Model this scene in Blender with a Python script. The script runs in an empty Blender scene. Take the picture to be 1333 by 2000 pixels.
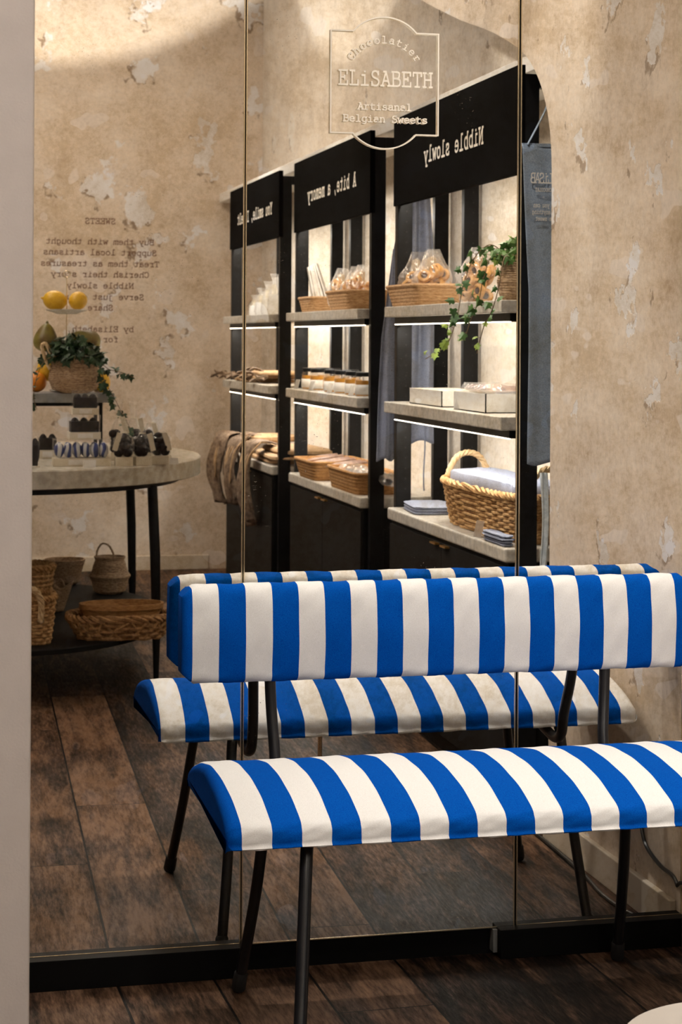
import bpy, bmesh, math, random
from mathutils import Vector, Matrix
random.seed(7)
R = math.radians
YFRONT = 2.915
# ---------------------------------------------------------------- survey of the photograph
FPX, CX, CY, ROLL, EYE = 3700.0, 666.5, 662.0, 0.0058, 1.2
YAW = math.atan(856 / FPX)
MIR = 3.53            # the mirror stands in the plane y = MIR
MY = 2 * MIR          # a thing seen in the mirror at depth d really stands at y = MY - d
def ray(u, v):
    a, b = u - CX, CY - v
    x = (a * math.cos(ROLL) - b * math.sin(ROLL)) / FPX
    z = (a * math.sin(ROLL) + b * math.cos(ROLL)) / FPX
    return (x * math.cos(YAW) + math.sin(YAW), math.cos(YAW) - x * math.sin(YAW), z)
def on_z(u, v, z):
    r = ray(u, v); t = (z - EYE) / r[2]; return Vector((r[0] * t, r[1] * t, z))
def on_y(u, v, y):
    r = ray(u, v); t = y / r[1]; return Vector((r[0] * t, y, r[2] * t + EYE))
def on_x(u, v, x):
    r = ray(u, v); t = x / r[0]; return Vector((x, r[1] * t, r[2] * t + EYE))
def rev(p):           # mirror image -> the real place
    return Vector((p[0], MY - p[1], p[2]))

# ---------------------------------------------------------------- camera, light, exposure
S = bpy.context.scene
C = S.collection
cd = bpy.data.cameras.new('camera'); cam = bpy.data.objects.new('camera', cd); C.objects.link(cam)
cd.sensor_fit = 'VERTICAL'; cd.sensor_height = 36.0
cd.lens = FPX / 2000 * 36.0
cd.shift_y = (CY - 1000) / 2000
cd.shift_x = 0.0
cd.clip_start = 0.02; cd.clip_end = 60
fwd = Vector((math.sin(YAW), math.cos(YAW), 0)); right = Vector((math.cos(YAW), -math.sin(YAW), 0)); up = Vector((0, 0, 1))
r2 = right * math.cos(ROLL) - up * math.sin(ROLL) * -1
r2 = right * math.cos(ROLL) + up * math.sin(ROLL)
u2 = up * math.cos(ROLL) - right * math.sin(ROLL)
m = Matrix((r2, u2, -fwd)).transposed().to_4x4(); m.translation = (0, 0, EYE)
cam.matrix_world = m
cd.dof.use_dof = True; cd.dof.focus_distance = 3.3; cd.dof.aperture_fstop = 14
S.camera = cam
S.view_settings.view_transform = 'Standard'; S.view_settings.look = 'None'
S.view_settings.exposure = 0.0; S.view_settings.gamma = 1.0; S.view_settings.use_curve_mapping = False
W = bpy.data.worlds.new('world'); S.world = W; W.use_nodes = True
W.node_tree.nodes['Background'].inputs[0].default_value = (.9, .8, .7, 1)
W.node_tree.nodes['Background'].inputs[1].default_value = .1

def light(name, kind, loc, to, power, size, col, **k):
    d = bpy.data.lights.new(name, kind); d.energy = power; d.color = col
    if kind == 'AREA':
        d.shape = k.get('shape', 'SQUARE'); d.size = size
        if 'long' in k: d.shape = 'RECTANGLE'; d.size = k['long']; d.size_y = size
        if 'spread' in k: d.spread = k['spread']
    if kind == 'SPOT':
        d.shadow_soft_size = size; d.spot_size = k['cone']; d.spot_blend = k.get('blend', .4)
    o = bpy.data.objects.new(name, d); C.objects.link(o); o.location = loc
    o.rotation_euler = (Vector(to) - Vector(loc)).to_track_quat('-Z', 'Y').to_euler()
    return o
WARM = (1, .89, .76); SOFT = (1, .95, .88)
light('bench_downlight', 'SPOT', (1.0, 3.32, 2.85), (1.0, 3.00, .3), 92, .03, SOFT, cone=R(50), blend=.6)
light('bench_track_spot', 'SPOT', (.75, .7, 2.85), (1.0, 3.3, .6), 66, .09, SOFT, cone=R(30), blend=.6)
light('ceiling_lamp_table', 'AREA', (-.3, .3, 2.95), (-.3, .3, 0), 11, .5, WARM)
light('ceiling_lamp_back', 'AREA', (.5, -1.4, 2.95), (.5, -1.4, 0), 13, .5, WARM)
light('ceiling_lamp_front', 'AREA', (-.3, 2.6, 2.95), (-.3, 2.6, 0), 7, .4, WARM)
light('text_wall_added_spot', 'SPOT', (.45, .1, 1.9), (.75, -2.71, 4.56), 430, .05, SOFT, cone=R(60), blend=.12)  # unseen spot, added to brighten the top of the lettered wall
for y_ in (1.7, -.6):
    light('shelf_wall_added_spot', 'SPOT', (-1.5, y_, 1.85), (1.83, y_, 4.28), 270, .05, SOFT, cone=R(56), blend=.10)  # added spots, their cone edge shapes the bright upper shelf wall
light('side_wall_spot', 'SPOT', (.3, 2.2, 2.9), (1.52, 3.1, 1.1), 70, .08, WARM, cone=R(70), blend=.8)
light('apron_fill_spot', 'SPOT', (.95, 3.38, 2.85), (1.60, 2.45, 1.25), 50, .05, SOFT, cone=R(34), blend=.7)  # extra spot, added to lift the dark apron and near post
light('arch_spot', 'SPOT', (.5, 1.9, 2.7), (1.52, 1.95, 2.5), 45, .03, SOFT, cone=R(62), blend=.3)
for k_, y_ in enumerate((1.78, .19, -1.38)):
    light('shelf_track_spot', 'SPOT', (.1, y_, 2.9), (1.55, y_, 1.30), 85, .06, SOFT, cone=R(40), blend=.35)
light('near_wall_lamp', 'AREA', (-.9, 1.0, 2.6), (-.2, 2.4, .3), 15, .3, (1, .93, .90))

# ---------------------------------------------------------------- node helper
def mat(name):
    mt = bpy.data.materials.new(name); mt.use_nodes = True
    nt = mt.node_tree; nt.nodes.clear()
    out = nt.nodes.new('ShaderNodeOutputMaterial')
    return mt, nt, out
class NT:
    def __init__(s, nt): s.nt = nt
    def n(s, t, ins=None, **a):
        x = s.nt.nodes.new('ShaderNode' + t)
        for k, v in a.items(): setattr(x, k, v)
        for k, v in (ins or {}).items():
            if isinstance(v, tuple) and len(v) == 2 and hasattr(v[0], 'outputs'):
                s.nt.links.new(v[0].outputs[v[1]], x.inputs[k])
            elif hasattr(v, 'outputs'): s.nt.links.new(v.outputs[0], x.inputs[k])
            else: x.inputs[k].default_value = v
        return x
    def math(s, op, a, b=0.0, c=None, clamp=False):
        d = {0: a, 1: b}
        if c is not None: d[2] = c
        return s.n('Math', d, operation=op, use_clamp=clamp)
    def mix(s, f, a, b, blend='MIX'):
        x = s.nt.nodes.new('ShaderNodeMix'); x.data_type = 'RGBA'; x.blend_type = blend
        for k, v in ((0, f), (6, a), (7, b)):
            if hasattr(v, 'outputs'):
                o = v.outputs[2] if v.bl_idname == 'ShaderNodeMix' else v.outputs[0]
                s.nt.links.new(o, x.inputs[k])
            elif isinstance(v, tuple) and len(v) == 2 and hasattr(v[0], 'outputs'): s.nt.links.new(v[0].outputs[v[1]], x.inputs[k])
            else: x.inputs[k].default_value = v if k == 0 else (*v, 1)[:4]
        return x
    def ramp(s, f, stops):
        x = s.nt.nodes.new('ShaderNodeValToRGB'); e = x.color_ramp.elements
        while len(e) < len(stops): e.new(.5)
        for i, (p, c) in enumerate(stops):
            e[i].position = p; e[i].color = (*c, 1) if isinstance(c, tuple) else (c, c, c, 1)
        if hasattr(f, 'outputs'): s.nt.links.new(f.outputs[0], x.inputs[0])
        else: s.nt.links.new(f[0].outputs[f[1]], x.inputs[0])
        return x
def srgb(r, g, b):
    f = lambda c: (c / 255 / 12.92) if c / 255 <= .04045 else ((c / 255 + .055) / 1.055) ** 2.4
    return (f(r), f(g), f(b))
def outcol(x): return (x, 2) if x.bl_idname == 'ShaderNodeMix' else (x, 0)
def simple(name, col, rough=.6, noise=0, nscale=40, bump=0, bscale=200, metal=0, col2=None, spec=.5, coat=0):
    mt, nt, out = mat(name); N = NT(nt)
    p = N.n('BsdfPrincipled', {'Roughness': rough, 'Metallic': metal, 'Specular IOR Level': spec, 'Coat Weight': coat})
    tc = N.n('TexCoord')
    if noise or col2:
        nz = N.n('TexNoise', {'Vector': (tc, 3), 'Scale': nscale, 'Detail': 5.0})
        c2 = col2 or tuple(max(0, c * (1 - noise)) for c in col)
        mx = N.ramp(nz, [(.35, c2), (.65, col)])
        nt.links.new(mx.outputs[0], p.inputs['Base Color'])
    else: p.inputs['Base Color'].default_value = (*col, 1)
    if bump:
        nb = N.n('TexNoise', {'Vector': (tc, 3), 'Scale': bscale, 'Detail': 3.0})
        b = N.n('Bump', {'Height': nb, 'Strength': bump, 'Distance': .002})
        nt.links.new(b.outputs[0], p.inputs['Normal'])
    nt.links.new(p.outputs[0], out.inputs[0])
    return mt

def plaster(name, pscale, thr, seed, base=(.66, .56, .455), dark=(.55, .445, .345), chip=(.72, .69, .67), edge_shade_k=.75):
    mt, nt, out = mat(name); N = NT(nt)
    tc = N.n('TexCoord')
    mp = N.n('Mapping', {'Vector': (tc, 3), 'Location': (seed, seed * 1.7, seed * .6)})
    fine = N.n('TexNoise', {'Vector': mp, 'Scale': 60.0 , 'Detail': 7.0, 'Roughness': .72})
    mid = N.n('TexNoise', {'Vector': mp, 'Scale': 7.0, 'Detail': 5.0, 'Roughness': .6})
    f = N.math('ADD', N.math('MULTIPLY', fine, .6), N.math('MULTIPLY', mid, .45))
    col = N.ramp(f, [(.38, dark), (.50, base), (.64, tuple(min(1, c * 1.13) for c in base))])
    warp = N.n('TexNoise', {'Vector': mp, 'Scale': pscale * 3.2, 'Detail': 4.0, 'Roughness': .55})
    wv = N.n('VectorMath', {0: (warp, 1), 1: (.95 / pscale, .95 / pscale, .95 / pscale)}, operation='MULTIPLY')
    wv2 = N.n('VectorMath', {0: mp, 1: wv}, operation='ADD')
    sq = N.n('VectorMath', {0: wv2, 1: (1, 1, .82)}, operation='MULTIPLY')
    big = N.n('TexNoise', {'Vector': sq, 'Scale': pscale, 'Detail': 1.5, 'Roughness': .45})
    msk = N.ramp(big, [(thr, 0.0), (thr + .012, 1.0)])
    c1 = N.mix(msk, col, chip)
    # flake edge shadow painted in: same field sampled a little higher
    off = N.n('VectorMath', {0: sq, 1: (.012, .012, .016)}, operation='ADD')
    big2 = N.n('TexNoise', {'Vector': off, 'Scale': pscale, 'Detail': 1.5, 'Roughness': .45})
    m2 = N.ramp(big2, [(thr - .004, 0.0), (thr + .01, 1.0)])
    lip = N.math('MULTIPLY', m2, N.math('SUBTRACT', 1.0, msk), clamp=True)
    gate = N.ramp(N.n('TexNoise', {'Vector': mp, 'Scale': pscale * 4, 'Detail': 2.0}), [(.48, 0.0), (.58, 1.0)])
    edge_shade2 = N.math('MULTIPLY', lip, gate)
    edge_shade3 = N.math('MULTIPLY', edge_shade2, edge_shade_k)
    c2 = N.mix(edge_shade3, c1, (.22, .15, .10))
    p = N.n('BsdfPrincipled', {'Base Color': (c2, 2), 'Roughness': .85, 'Specular IOR Level': .2})
    hh = N.math('ADD', N.math('MULTIPLY', msk, -1.0), N.math('MULTIPLY', fine, .25))
    b = N.n('Bump', {'Height': hh, 'Strength': .35, 'Distance': .003})
    nt.links.new(b.outputs[0], p.inputs['Normal']); nt.links.new(p.outputs[0], out.inputs[0])
    return mt

def wood_floor():
    mt, nt, out = mat('dark oak planks'); N = NT(nt)
    tc = N.n('TexCoord')
    mp = N.n('Mapping', {'Vector': (tc, 3), 'Rotation': (0, 0, R(-1.9)), 'Location': (FLOOR_SHIFT, 0, 0)})
    sp = N.n('SeparateXYZ', {0: mp})
    PW = .18
    ux = N.math('DIVIDE', sp, PW)
    idx = N.math('FLOOR', ux); fx = N.math('FRACT', ux)
    wn = N.n('TexWhiteNoise', {'W': idx}, noise_dimensions='1D')
    yy = N.math('ADD', N.math('DIVIDE', (sp, 1), 1.5), N.math('MULTIPLY', (wn, 0), 7.0))
    iy = N.math('FLOOR', yy); fy = N.math('FRACT', yy)
    cid = N.n('CombineXYZ', {0: idx, 1: iy, 2: 0.0})
    pn = N.n('TexWhiteNoise', {'Vector': cid}, noise_dimensions='3D')
    # grain: stretched noise, displaced per plank
    offv = N.n('VectorMath', {0: (pn, 1), 1: (9, 9, 9)}, operation='MULTIPLY')
    g0 = N.n('VectorMath', {0: mp, 1: offv}, operation='ADD')
    g1 = N.n('VectorMath', {0: g0, 1: (1, .14, 1)}, operation='MULTIPLY')
    wob = N.n('TexNoise', {'Vector': g1, 'Scale': 9.0, 'Detail': 2.0})
    rings = N.n('Math', {0: N.math('MULTIPLY', wob, 30.0)}, operation='SINE')
    fine = N.n('TexNoise', {'Vector': g1, 'Scale': 130.0, 'Detail': 5.0, 'Roughness': .7})
    blot = N.n('TexNoise', {'Vector': g0, 'Scale': 3.2, 'Detail': 4.0})
    f = N.math('ADD', N.math('MULTIPLY', rings, .055), N.math('MULTIPLY', fine, .55))
    f = N.math('ADD', f, N.math('MULTIPLY', blot, .42))
    f = N.math('ADD', f, N.math('MULTIPLY', (pn, 0), .20))
    col = N.ramp(f, [(.43, (.005, .0028, .002)), (.52, (.028, .0145, .0085)), (.60, (.085, .045, .026)), (.74, (.21, .118, .070))])
    g_x = N.math('MINIMUM', fx, N.math('SUBTRACT', 1.0, fx))
    gap = N.math('LESS_THAN', g_x, .014)
    g_y = N.math('LESS_THAN', fy, .0022)
    gp = N.math('MAXIMUM', gap, g_y)
    kn = N.n('TexVoronoi', {'Vector': g1, 'Scale': 2.6})
    kk = N.ramp(kn, [(.02, 1.0), (.06, 0.0)])
    c1 = N.mix(N.math('MULTIPLY', kk, .7), col, (.006, .004, .003))
    c2 = N.mix(gp, c1, (.003, .002, .0015))
    rg = N.ramp(fine, [(.3, .62), (.7, .42)])
    p = N.n('BsdfPrincipled', {'Base Color': (c2, 2), 'Roughness': rg, 'Specular IOR Level': .2})
    h = N.math('SUBTRACT', N.math('MULTIPLY', f, 1.0), N.math('MULTIPLY', gp, 1.5))
    b = N.n('Bump', {'Height': h, 'Strength': .6, 'Distance': .003})
    nt.links.new(b.outputs[0], p.inputs['Normal']); nt.links.new(p.outputs[0], out.inputs[0])
    return mt
FLOOR_SHIFT = 0.03

def mirror_mat(name, seed, specks):
    mt, nt, out = mat(name); N = NT(nt)
    tc = N.n('TexCoord')
    mp = N.n('Mapping', {'Vector': (tc, 3), 'Location': (seed, 0, seed)})
    a = N.n('TexNoise', {'Vector': mp, 'Scale': 9.0, 'Detail': 6.0, 'Roughness': .7})
    b = N.n('TexNoise', {'Vector': mp, 'Scale': 90.0, 'Detail': 4.0, 'Roughness': .7})
    f = N.math('ADD', N.math('MULTIPLY', a, .7), N.math('MULTIPLY', b, .3))
    col = N.ramp(f, [(.40, (.76, .69, .58)), (.50, (.90, .86, .79)), (.60, (.96, .95, .92))])
    big = N.n('TexNoise', {'Vector': mp, 'Scale': 13.0, 'Detail': 2.0})
    pm = N.ramp(big, [(.63, 0.0), (.645, 1.0)])
    c1 = N.mix(pm, col, (.95, .95, .95))
    sp = N.n('TexNoise', {'Vector': mp, 'Scale': 260.0, 'Detail': 2.0})
    cl = N.n('TexNoise', {'Vector': mp, 'Scale': 7.0, 'Detail': 3.0})
    s1 = N.math('MULTIPLY', N.ramp(sp, [(.68, 0.0), (.72, 1.0)]), N.ramp(cl, [(.55, 0.0), (.68, specks)]))
    g = N.n('BsdfAnisotropic', {'Color': (c1, 2), 'Roughness': .004})
    d = N.n('BsdfDiffuse', {'Color': (.45, .38, .3, 1)})
    ms = N.n('MixShader', {0: s1, 1: g, 2: d})
    nt.links.new(ms.outputs[0], out.inputs[0])
    return mt

def striped(name, x0, period, skew):
    mt, nt, out = mat(name); N = NT(nt)
    tc = N.n('TexCoord'); sp = N.n('SeparateXYZ', {0: (tc, 3)})
    wb = N.n('TexNoise', {'Vector': (tc, 3), 'Scale': 6.0, 'Detail': 1.0})
    x = N.math('ADD', sp, N.math('MULTIPLY', N.math('SUBTRACT', wb, .5), .004))
    x = N.math('ADD', x, N.math('MULTIPLY', N.math('SUBTRACT', (sp, 1), YFRONT), skew))
    f = N.math('FRACT', N.math('DIVIDE', N.math('SUBTRACT', x, x0), period))
    m_ = N.math('LESS_THAN', f, .5)
    wv = N.n('TexNoise', {'Vector': (tc, 3), 'Scale': 900.0, 'Detail': 2.0})
    bl = N.ramp(wv, [(.35, (.0005, .050, .31)), (.65, (.0012, .095, .45))])
    wh = N.ramp(wv, [(.35, (.70, .69, .67)), (.65, (.81, .80, .79))])
    c = N.mix(m_, wh, bl)
    p = N.n('BsdfPrincipled', {'Base Color': (c, 2), 'Roughness': .95, 'Specular IOR Level': .04})
    wr = N.n('TexNoise', {'Vector': (tc, 3), 'Scale': 14.0, 'Detail': 2.0})
    hh = N.math('ADD', N.math('MULTIPLY', wv, .08), N.math('MULTIPLY', wr, 1.6))
    b = N.n('Bump', {'Height': hh, 'Strength': .35, 'Distance': .006})
    nt.links.new(b.outputs[0], p.inputs['Normal']); nt.links.new(p.outputs[0], out.inputs[0])
    return mt

def film_mat(name='clear film', tint=(1, 1, 1), haze=.10):
    mt, nt, out = mat(name); N = NT(nt)
    t = N.n('BsdfTransparent', {'Color': (*tint, 1)})
    g = N.n('BsdfAnisotropic', {'Color': (1, 1, 1, 1), 'Roughness': .12})
    d = N.n('BsdfTranslucent', {'Color': (.9, .9, .9, 1)})
    lw = N.n('LayerWeight', {'Blend': .35})
    tc = N.n('TexCoord'); nz = N.n('TexNoise', {'Vector': (tc, 3), 'Scale': 35.0, 'Detail': 2.0})
    b = N.n('Bump', {'Height': nz, 'Strength': .9, 'Distance': .01})
    nt.links.new(b.outputs[0], g.inputs['Normal']); nt.links.new(b.outputs[0], lw.inputs['Normal'])
    f = N.math('ADD', N.math('MULTIPLY', (lw, 1), .40), .03, clamp=True)
    a = N.n('MixShader', {0: haze, 1: t, 2: d})
    ms = N.n('MixShader', {0: f, 1: a, 2: g})
    nt.links.new(ms.outputs[0], out.inputs[0])
    return mt
def emit(name, col, s):
    mt, nt, out = mat(name); N = NT(nt)
    e = N.n('Emission', {'Color': (*col, 1), 'Strength': s}); nt.links.new(e.outputs[0], out.inputs[0]); return mt
def woven(name, a, b, sc=60, stretch=(1, 1, 3), dist=.004):
    mt, nt, out = mat(name); N = NT(nt)
    tc = N.n('TexCoord'); mp = N.n('Mapping', {'Vector': (tc, 3), 'Scale': stretch})
    nz = N.n('TexNoise', {'Vector': mp, 'Scale': float(sc), 'Detail': 4.0, 'Roughness': .65})
    c = N.ramp(nz, [(.35, a), (.62, b)])
    p = N.n('BsdfPrincipled', {'Base Color': c, 'Roughness': .65, 'Specular IOR Level': .3})
    bm_ = N.n('Bump', {'Height': nz, 'Strength': .6, 'Distance': dist})
    nt.links.new(bm_.outputs[0], p.inputs['Normal']); nt.links.new(p.outputs[0], out.inputs[0])
    return mt

M = dict(
    floor=wood_floor(),
    back=plaster('peeling plaster of the lettered wall', 5.0, .60, 3.1),
    side=plaster('peeling plaster beside the bench', 8.0, .640, 11.0, edge_shade_k=.6),
    shelfwall=plaster('plaster behind the shelves', 4.0, .68, 5.0, base=(.74, .67, .58), dark=(.60, .52, .43), chip=(.78, .74, .68)),
    white=simple('white wall paint', (.68, .64, .60), .8, noise=.08, nscale=30, bump=.15, bscale=120),
    jamb=simple('smooth pale wall paint', (.60, .55, .52), .8, noise=.05, nscale=25, bump=.2, bscale=300),
    base=simple('cream skirting paint', (.66, .57, .45), .6, noise=.1, nscale=8),
    black=simple('black powder coated steel', (.006, .006, .0065), .45, noise=.4, nscale=20, spec=.25),
    blackwood=simple('black lacquered board', (.0065, .006, .0055), .65, spec=.2, noise=.3, nscale=8, bump=.1),
    matblack=simple('matt black sign paint', (.0035, .003, .0028), .9, noise=.3, nscale=8, spec=.04),
    tube=simple('black enamelled tube', (.010, .010, .012), .3, noise=.3, nscale=30),
    rubber=simple('black rubber', (.012, .011, .011), .7),
    plinth=simple('black plinth board', (.004, .0038, .0038), .55, noise=.4, nscale=12, spec=.15),
    slab=simple('speckled grey marble', (.60, .56, .49), .35, nscale=55, col2=(.40, .37, .32)),
    tmarble=simple('pale veined marble', (.58, .54, .46), .25, nscale=30, col2=(.40, .36, .29)),
    gslab=simple('grey slate', (.26, .26, .25), .5, noise=.3, nscale=30),
    gold=simple('brushed brass', (.70, .42, .13), .3, metal=1),
    glassedge=simple('polished glass edge', (.75, .62, .42), .2, metal=.9),
    letter=simple('cream etched lettering', (.88, .82, .72), .7),
    brown=simple('brown printed lettering', (.20, .095, .06), .8, noise=.3, nscale=60),
    denim=woven('grey blue linen', (.19, .215, .30), (.33, .365, .47), 420, (1, 1, 1), .0003),
    denim2=woven('faded blue denim', (.17, .22, .30), (.33, .40, .49), 420, (1, 1, 1), .0003),
    pale=woven('pale washed cotton', (.5, .56, .6), (.75, .8, .82), 60, (1, 1, 1), .001),
    willow=woven('golden willow', (.34, .17, .06), (.66, .42, .19), 60, (1, 1, 1), .001),
    willowd=woven('dark willow', (.20, .10, .04), (.46, .26, .11), 60, (1, 1, 1), .001),
    rope=woven('pale willow handle', (.55, .38, .20), (.75, .58, .36), 60, (1, 1, 1), .001),
    seagrass=woven('seagrass weave', (.22, .13, .075), (.47, .33, .20), 90, (1, 1, 2.5)),
    bamboo=woven('woven bamboo', (.26, .12, .04), (.50, .27, .10), 50, (1, 1, 6)),
    bamboolight=woven('split bamboo tray', (.40, .21, .09), (.66, .42, .22), 60, (1, 1, 5)),
    kraft=woven('kraft jute paper', (.40, .25, .13), (.55, .37, .21), 30, (1, 1, 1), .0008),
    jute=woven('brown jute strap cloth', (.11, .07, .045), (.29, .205, .14), 45, (1, 1, 1), .002),
    leaf=simple('ivy leaf', (.085, .19, .035), .45, nscale=25, col2=(.03, .09, .018)),
    leafy=simple('young ivy leaf', (.32, .42, .06), .45, nscale=25, col2=(.16, .27, .05)),
    leafd=simple('dark ivy leaf', (.02, .055, .014), .45, nscale=25, col2=(.01, .03, .01)),
    stem=simple('ivy stem', (.14, .085, .035), .6),
    soil=simple('dark soil', (.02, .014, .01), .9),
    lemon=simple('lemon rind', (.72, .42, .02), .4, bump=.3, bscale=90),
    orange=simple('orange rind', (.75, .25, .015), .4, bump=.3, bscale=90),
    pear=simple('pear skin', (.22, .20, .03), .4, nscale=12, col2=(.12, .07, .02)),
    ceramic=simple('white glazed ceramic', (.72, .70, .64), .25),
    choc=simple('dark chocolate', (.016, .009, .007), .6, noise=.4, nscale=60, bump=.3, bscale=90, spec=.2),
    card=simple('cream printed card', (.62, .55, .42), .7, noise=.06, nscale=20),
    paper=simple('white paper', (.72, .69, .64), .7, noise=.06, nscale=20),
    bluewhite=None,
    cookie=simple('golden biscuit', (.62, .34, .10), .6, nscale=60, col2=(.45, .21, .055), bump=.3, bscale=150),
    jam=simple('dark jam', (.022, .008, .010), .6, spec=.15),
    honey=simple('golden honey', (.55, .25, .03), .15),
    film=film_mat(haze=.02), filmw=film_mat('crinkled clear film', haze=.14), acryl=film_mat('clear acrylic', haze=.45),
    led=emit('led light strip', (1, .93, .80), 9.0),
    band=simple('white ledge paint', (.86, .83, .78), .6),
    crisp=simple('wafer packet', (.42, .27, .19), .45, nscale=18, col2=(.16, .10, .09)),
    stoolm=simple('pale beige shell', (.55, .50, .44), .4, noise=.05, nscale=10),
    cable=simple('black cable sheath', (.008, .008, .008), .35),
    seat=striped('blue and white striped canvas', .568, .0963, .045),
    backr=striped('blue and white striped canvas backrest', .5656, .0992, 0),
)
def bw():
    mt, nt, out = mat('blue and white wrappers'); N = NT(nt)
    tc = N.n('TexCoord'); wv = N.n('TexWave', {'Vector': (tc, 3), 'Scale': 14.0, 'Distortion': 5.0, 'Detail': 1.0})
    c = N.ramp(wv, [(.4, (.01, .03, .16)), (.5, (.5, .5, .5))])
    p = N.n('BsdfPrincipled', {'Base Color': c, 'Roughness': .4}); nt.links.new(p.outputs[0], out.inputs[0]); return mt
M['bluewhite'] = bw()

# ---------------------------------------------------------------- mesh builder
class MB:
    def __init__(s): s.v = []; s.f = []
    def box(s, x0, x1, y0, y1, z0, z1):
        k = len(s.v)
        s.v += [(x, y, z) for x in (x0, x1) for y in (y0, y1) for z in (z0, z1)]
        s.f += [tuple(k + i for i in q) for q in ((0, 1, 3, 2), (4, 6, 7, 5), (0, 4, 5, 1), (2, 3, 7, 6), (0, 2, 6, 4), (1, 5, 7, 3))]
        return s
    def tube(s, path, r, n=8, closed=False, flat=None, caps=True):
        P = [Vector(p) for p in path]; L = len(P); k = len(s.v); prev = None
        for i, p in enumerate(P):
            if closed: t = P[(i + 1) % L] - P[i - 1]
            else: t = P[min(i + 1, L - 1)] - P[max(i - 1, 0)]
            t = t.normalized() if t.length > 1e-9 else Vector((0, 0, 1))
            if prev is None:
                a = t.cross(Vector((0, 0, 1)))
                if a.length < .1: a = t.cross(Vector((1, 0, 0)))
            else: a = prev - t * prev.dot(t)
            a.normalize(); prev = a; b = t.cross(a)
            rr = r[i] if isinstance(r, (list, tuple)) else r
            for j in range(n):
                an = 2 * math.pi * j / n
                s.v.append(tuple(p + a * (rr * math.cos(an)) + b * (rr * (flat or 1) * math.sin(an))))
        for i in range(L if closed else L - 1):
            for j in range(n):
                a0, a1 = k + i * n + j, k + i * n + (j + 1) % n
                b0, b1 = k + ((i + 1) % L) * n + j, k + ((i + 1) % L) * n + (j + 1) % n
                s.f.append((a0, a1, b1, b0))
        if not closed and caps:
            s.f.append(tuple(k + j for j in range(n))[::-1]); s.f.append(tuple(k + (L - 1) * n + j for j in range(n)))
        return s
    def loft(s, prof, n=32, e=2.0, c=(0, 0), caps=(True, True), wob=0):
        """prof: (rx, ry, z) rings, superellipse exponent e"""
        k = len(s.v)
        for rx, ry, z in prof:
            for j in range(n):
                a = 2 * math.pi * j / n; ca, sa = math.cos(a), math.sin(a)
                q = wob and random.uniform(-wob, wob)
                s.v.append((c[0] + (rx + q) * math.copysign(abs(ca) ** (2 / e), ca), c[1] + (ry + q) * math.copysign(abs(sa) ** (2 / e), sa), z + q))
        L = len(prof)
        for i in range(L - 1):
            for j in range(n):
                s.f.append((k + i * n + j, k + i * n + (j + 1) % n, k + (i + 1) * n + (j + 1) % n, k + (i + 1) * n + j))
        if caps[0]: s.f.append(tuple(k + j for j in range(n))[::-1])
        if caps[1]: s.f.append(tuple(k + (L - 1) * n + j for j in range(n)))
        return s
    def grid(s, fn, nu, nv):
        k = len(s.v)
        for i in range(nu + 1):
            for j in range(nv + 1): s.v.append(tuple(fn(i / nu, j / nv)))
        for i in range(nu):
            for j in range(nv):
                a = k + i * (nv + 1) + j; s.f.append((a, a + nv + 1, a + nv + 2, a + 1))
        return s
    def poly(s, pts, th=0, nrm=None):
        k = len(s.v); n = len(pts)
        if not th:
            s.v += [tuple(p) for p in pts]; s.f.append(tuple(range(k, k + n))); return s
        d = Vector(nrm) * th
        s.v += [tuple(p) for p in pts] + [tuple(Vector(p) + d) for p in pts]
        s.f.append(tuple(range(k, k + n))[::-1]); s.f.append(tuple(range(k + n, k + 2 * n)))
        for i in range(n): s.f.append((k + i, k + (i + 1) % n, k + n + (i + 1) % n, k + n + i))
        return s
    def xf(s, mtx, start=0):
        for i in range(start, len(s.v)): s.v[i] = tuple(mtx @ Vector(s.v[i]))
        return s
    def build(s, name, m_, parent=None, loc=(0, 0, 0), rot=(0, 0, 0), smooth=True, bevel=0, sub=0, solid=0, world=False, angle=40):
        me = bpy.data.meshes.new(name); me.from_pydata(s.v, [], s.f)
        bm = bmesh.new(); bm.from_mesh(me); bmesh.ops.recalc_face_normals(bm, faces=bm.faces); bm.to_mesh(me); bm.free()
        me.materials.append(m_)
        if smooth:
            me.shade_smooth() if hasattr(me, 'shade_smooth') else None
            if angle and not sub: 
                try: me.set_sharp_from_angle(angle=R(angle))
                except Exception: pass
        o = bpy.data.objects.new(name, me); C.objects.link(o)
        o.location = loc; o.rotation_euler = rot
        if parent is not None:
            o.parent = parent
            if world:
                root = parent; off = Vector((0, 0, 0))
                while root is not None: off += root.location; root = root.parent
                o.location = Vector(loc) - off
        if bevel:
            b = o.modifiers.new('bevel', 'BEVEL'); b.width = bevel; b.segments = 3; b.limit_method = 'ANGLE'; b.angle_limit = R(40)
        if solid:
            b = o.modifiers.new('solid', 'SOLIDIFY'); b.thickness = solid; b.offset = 0
        if sub:
            b = o.modifiers.new('sub', 'SUBSURF'); b.levels = sub; b.render_levels = sub
        return o
def tag(o, label=None, cat=None, group=None, kind=None):
    if label: o['label'] = label
    if cat: o['category'] = cat
    if group: o['group'] = group
    if kind: o['kind'] = kind
    return o
def thing(name, label, cat, loc=(0, 0, 0), rz=0, group=None):
    o = bpy.data.objects.new(name, None); C.objects.link(o); o.empty_display_size = .05
    o.location = loc; o.rotation_euler = (0, 0, rz)
    return tag(o, label, cat, group)
def struct(name, mb, m_, **k): return tag(mb.build(name, m_, **k), kind='structure')
def copy_tree(o, parent=None):
    c = o.copy(); C.objects.link(c)
    if parent is not None: c.parent = parent
    for ch in list(o.children): copy_tree(ch, c)
    return c
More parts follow.
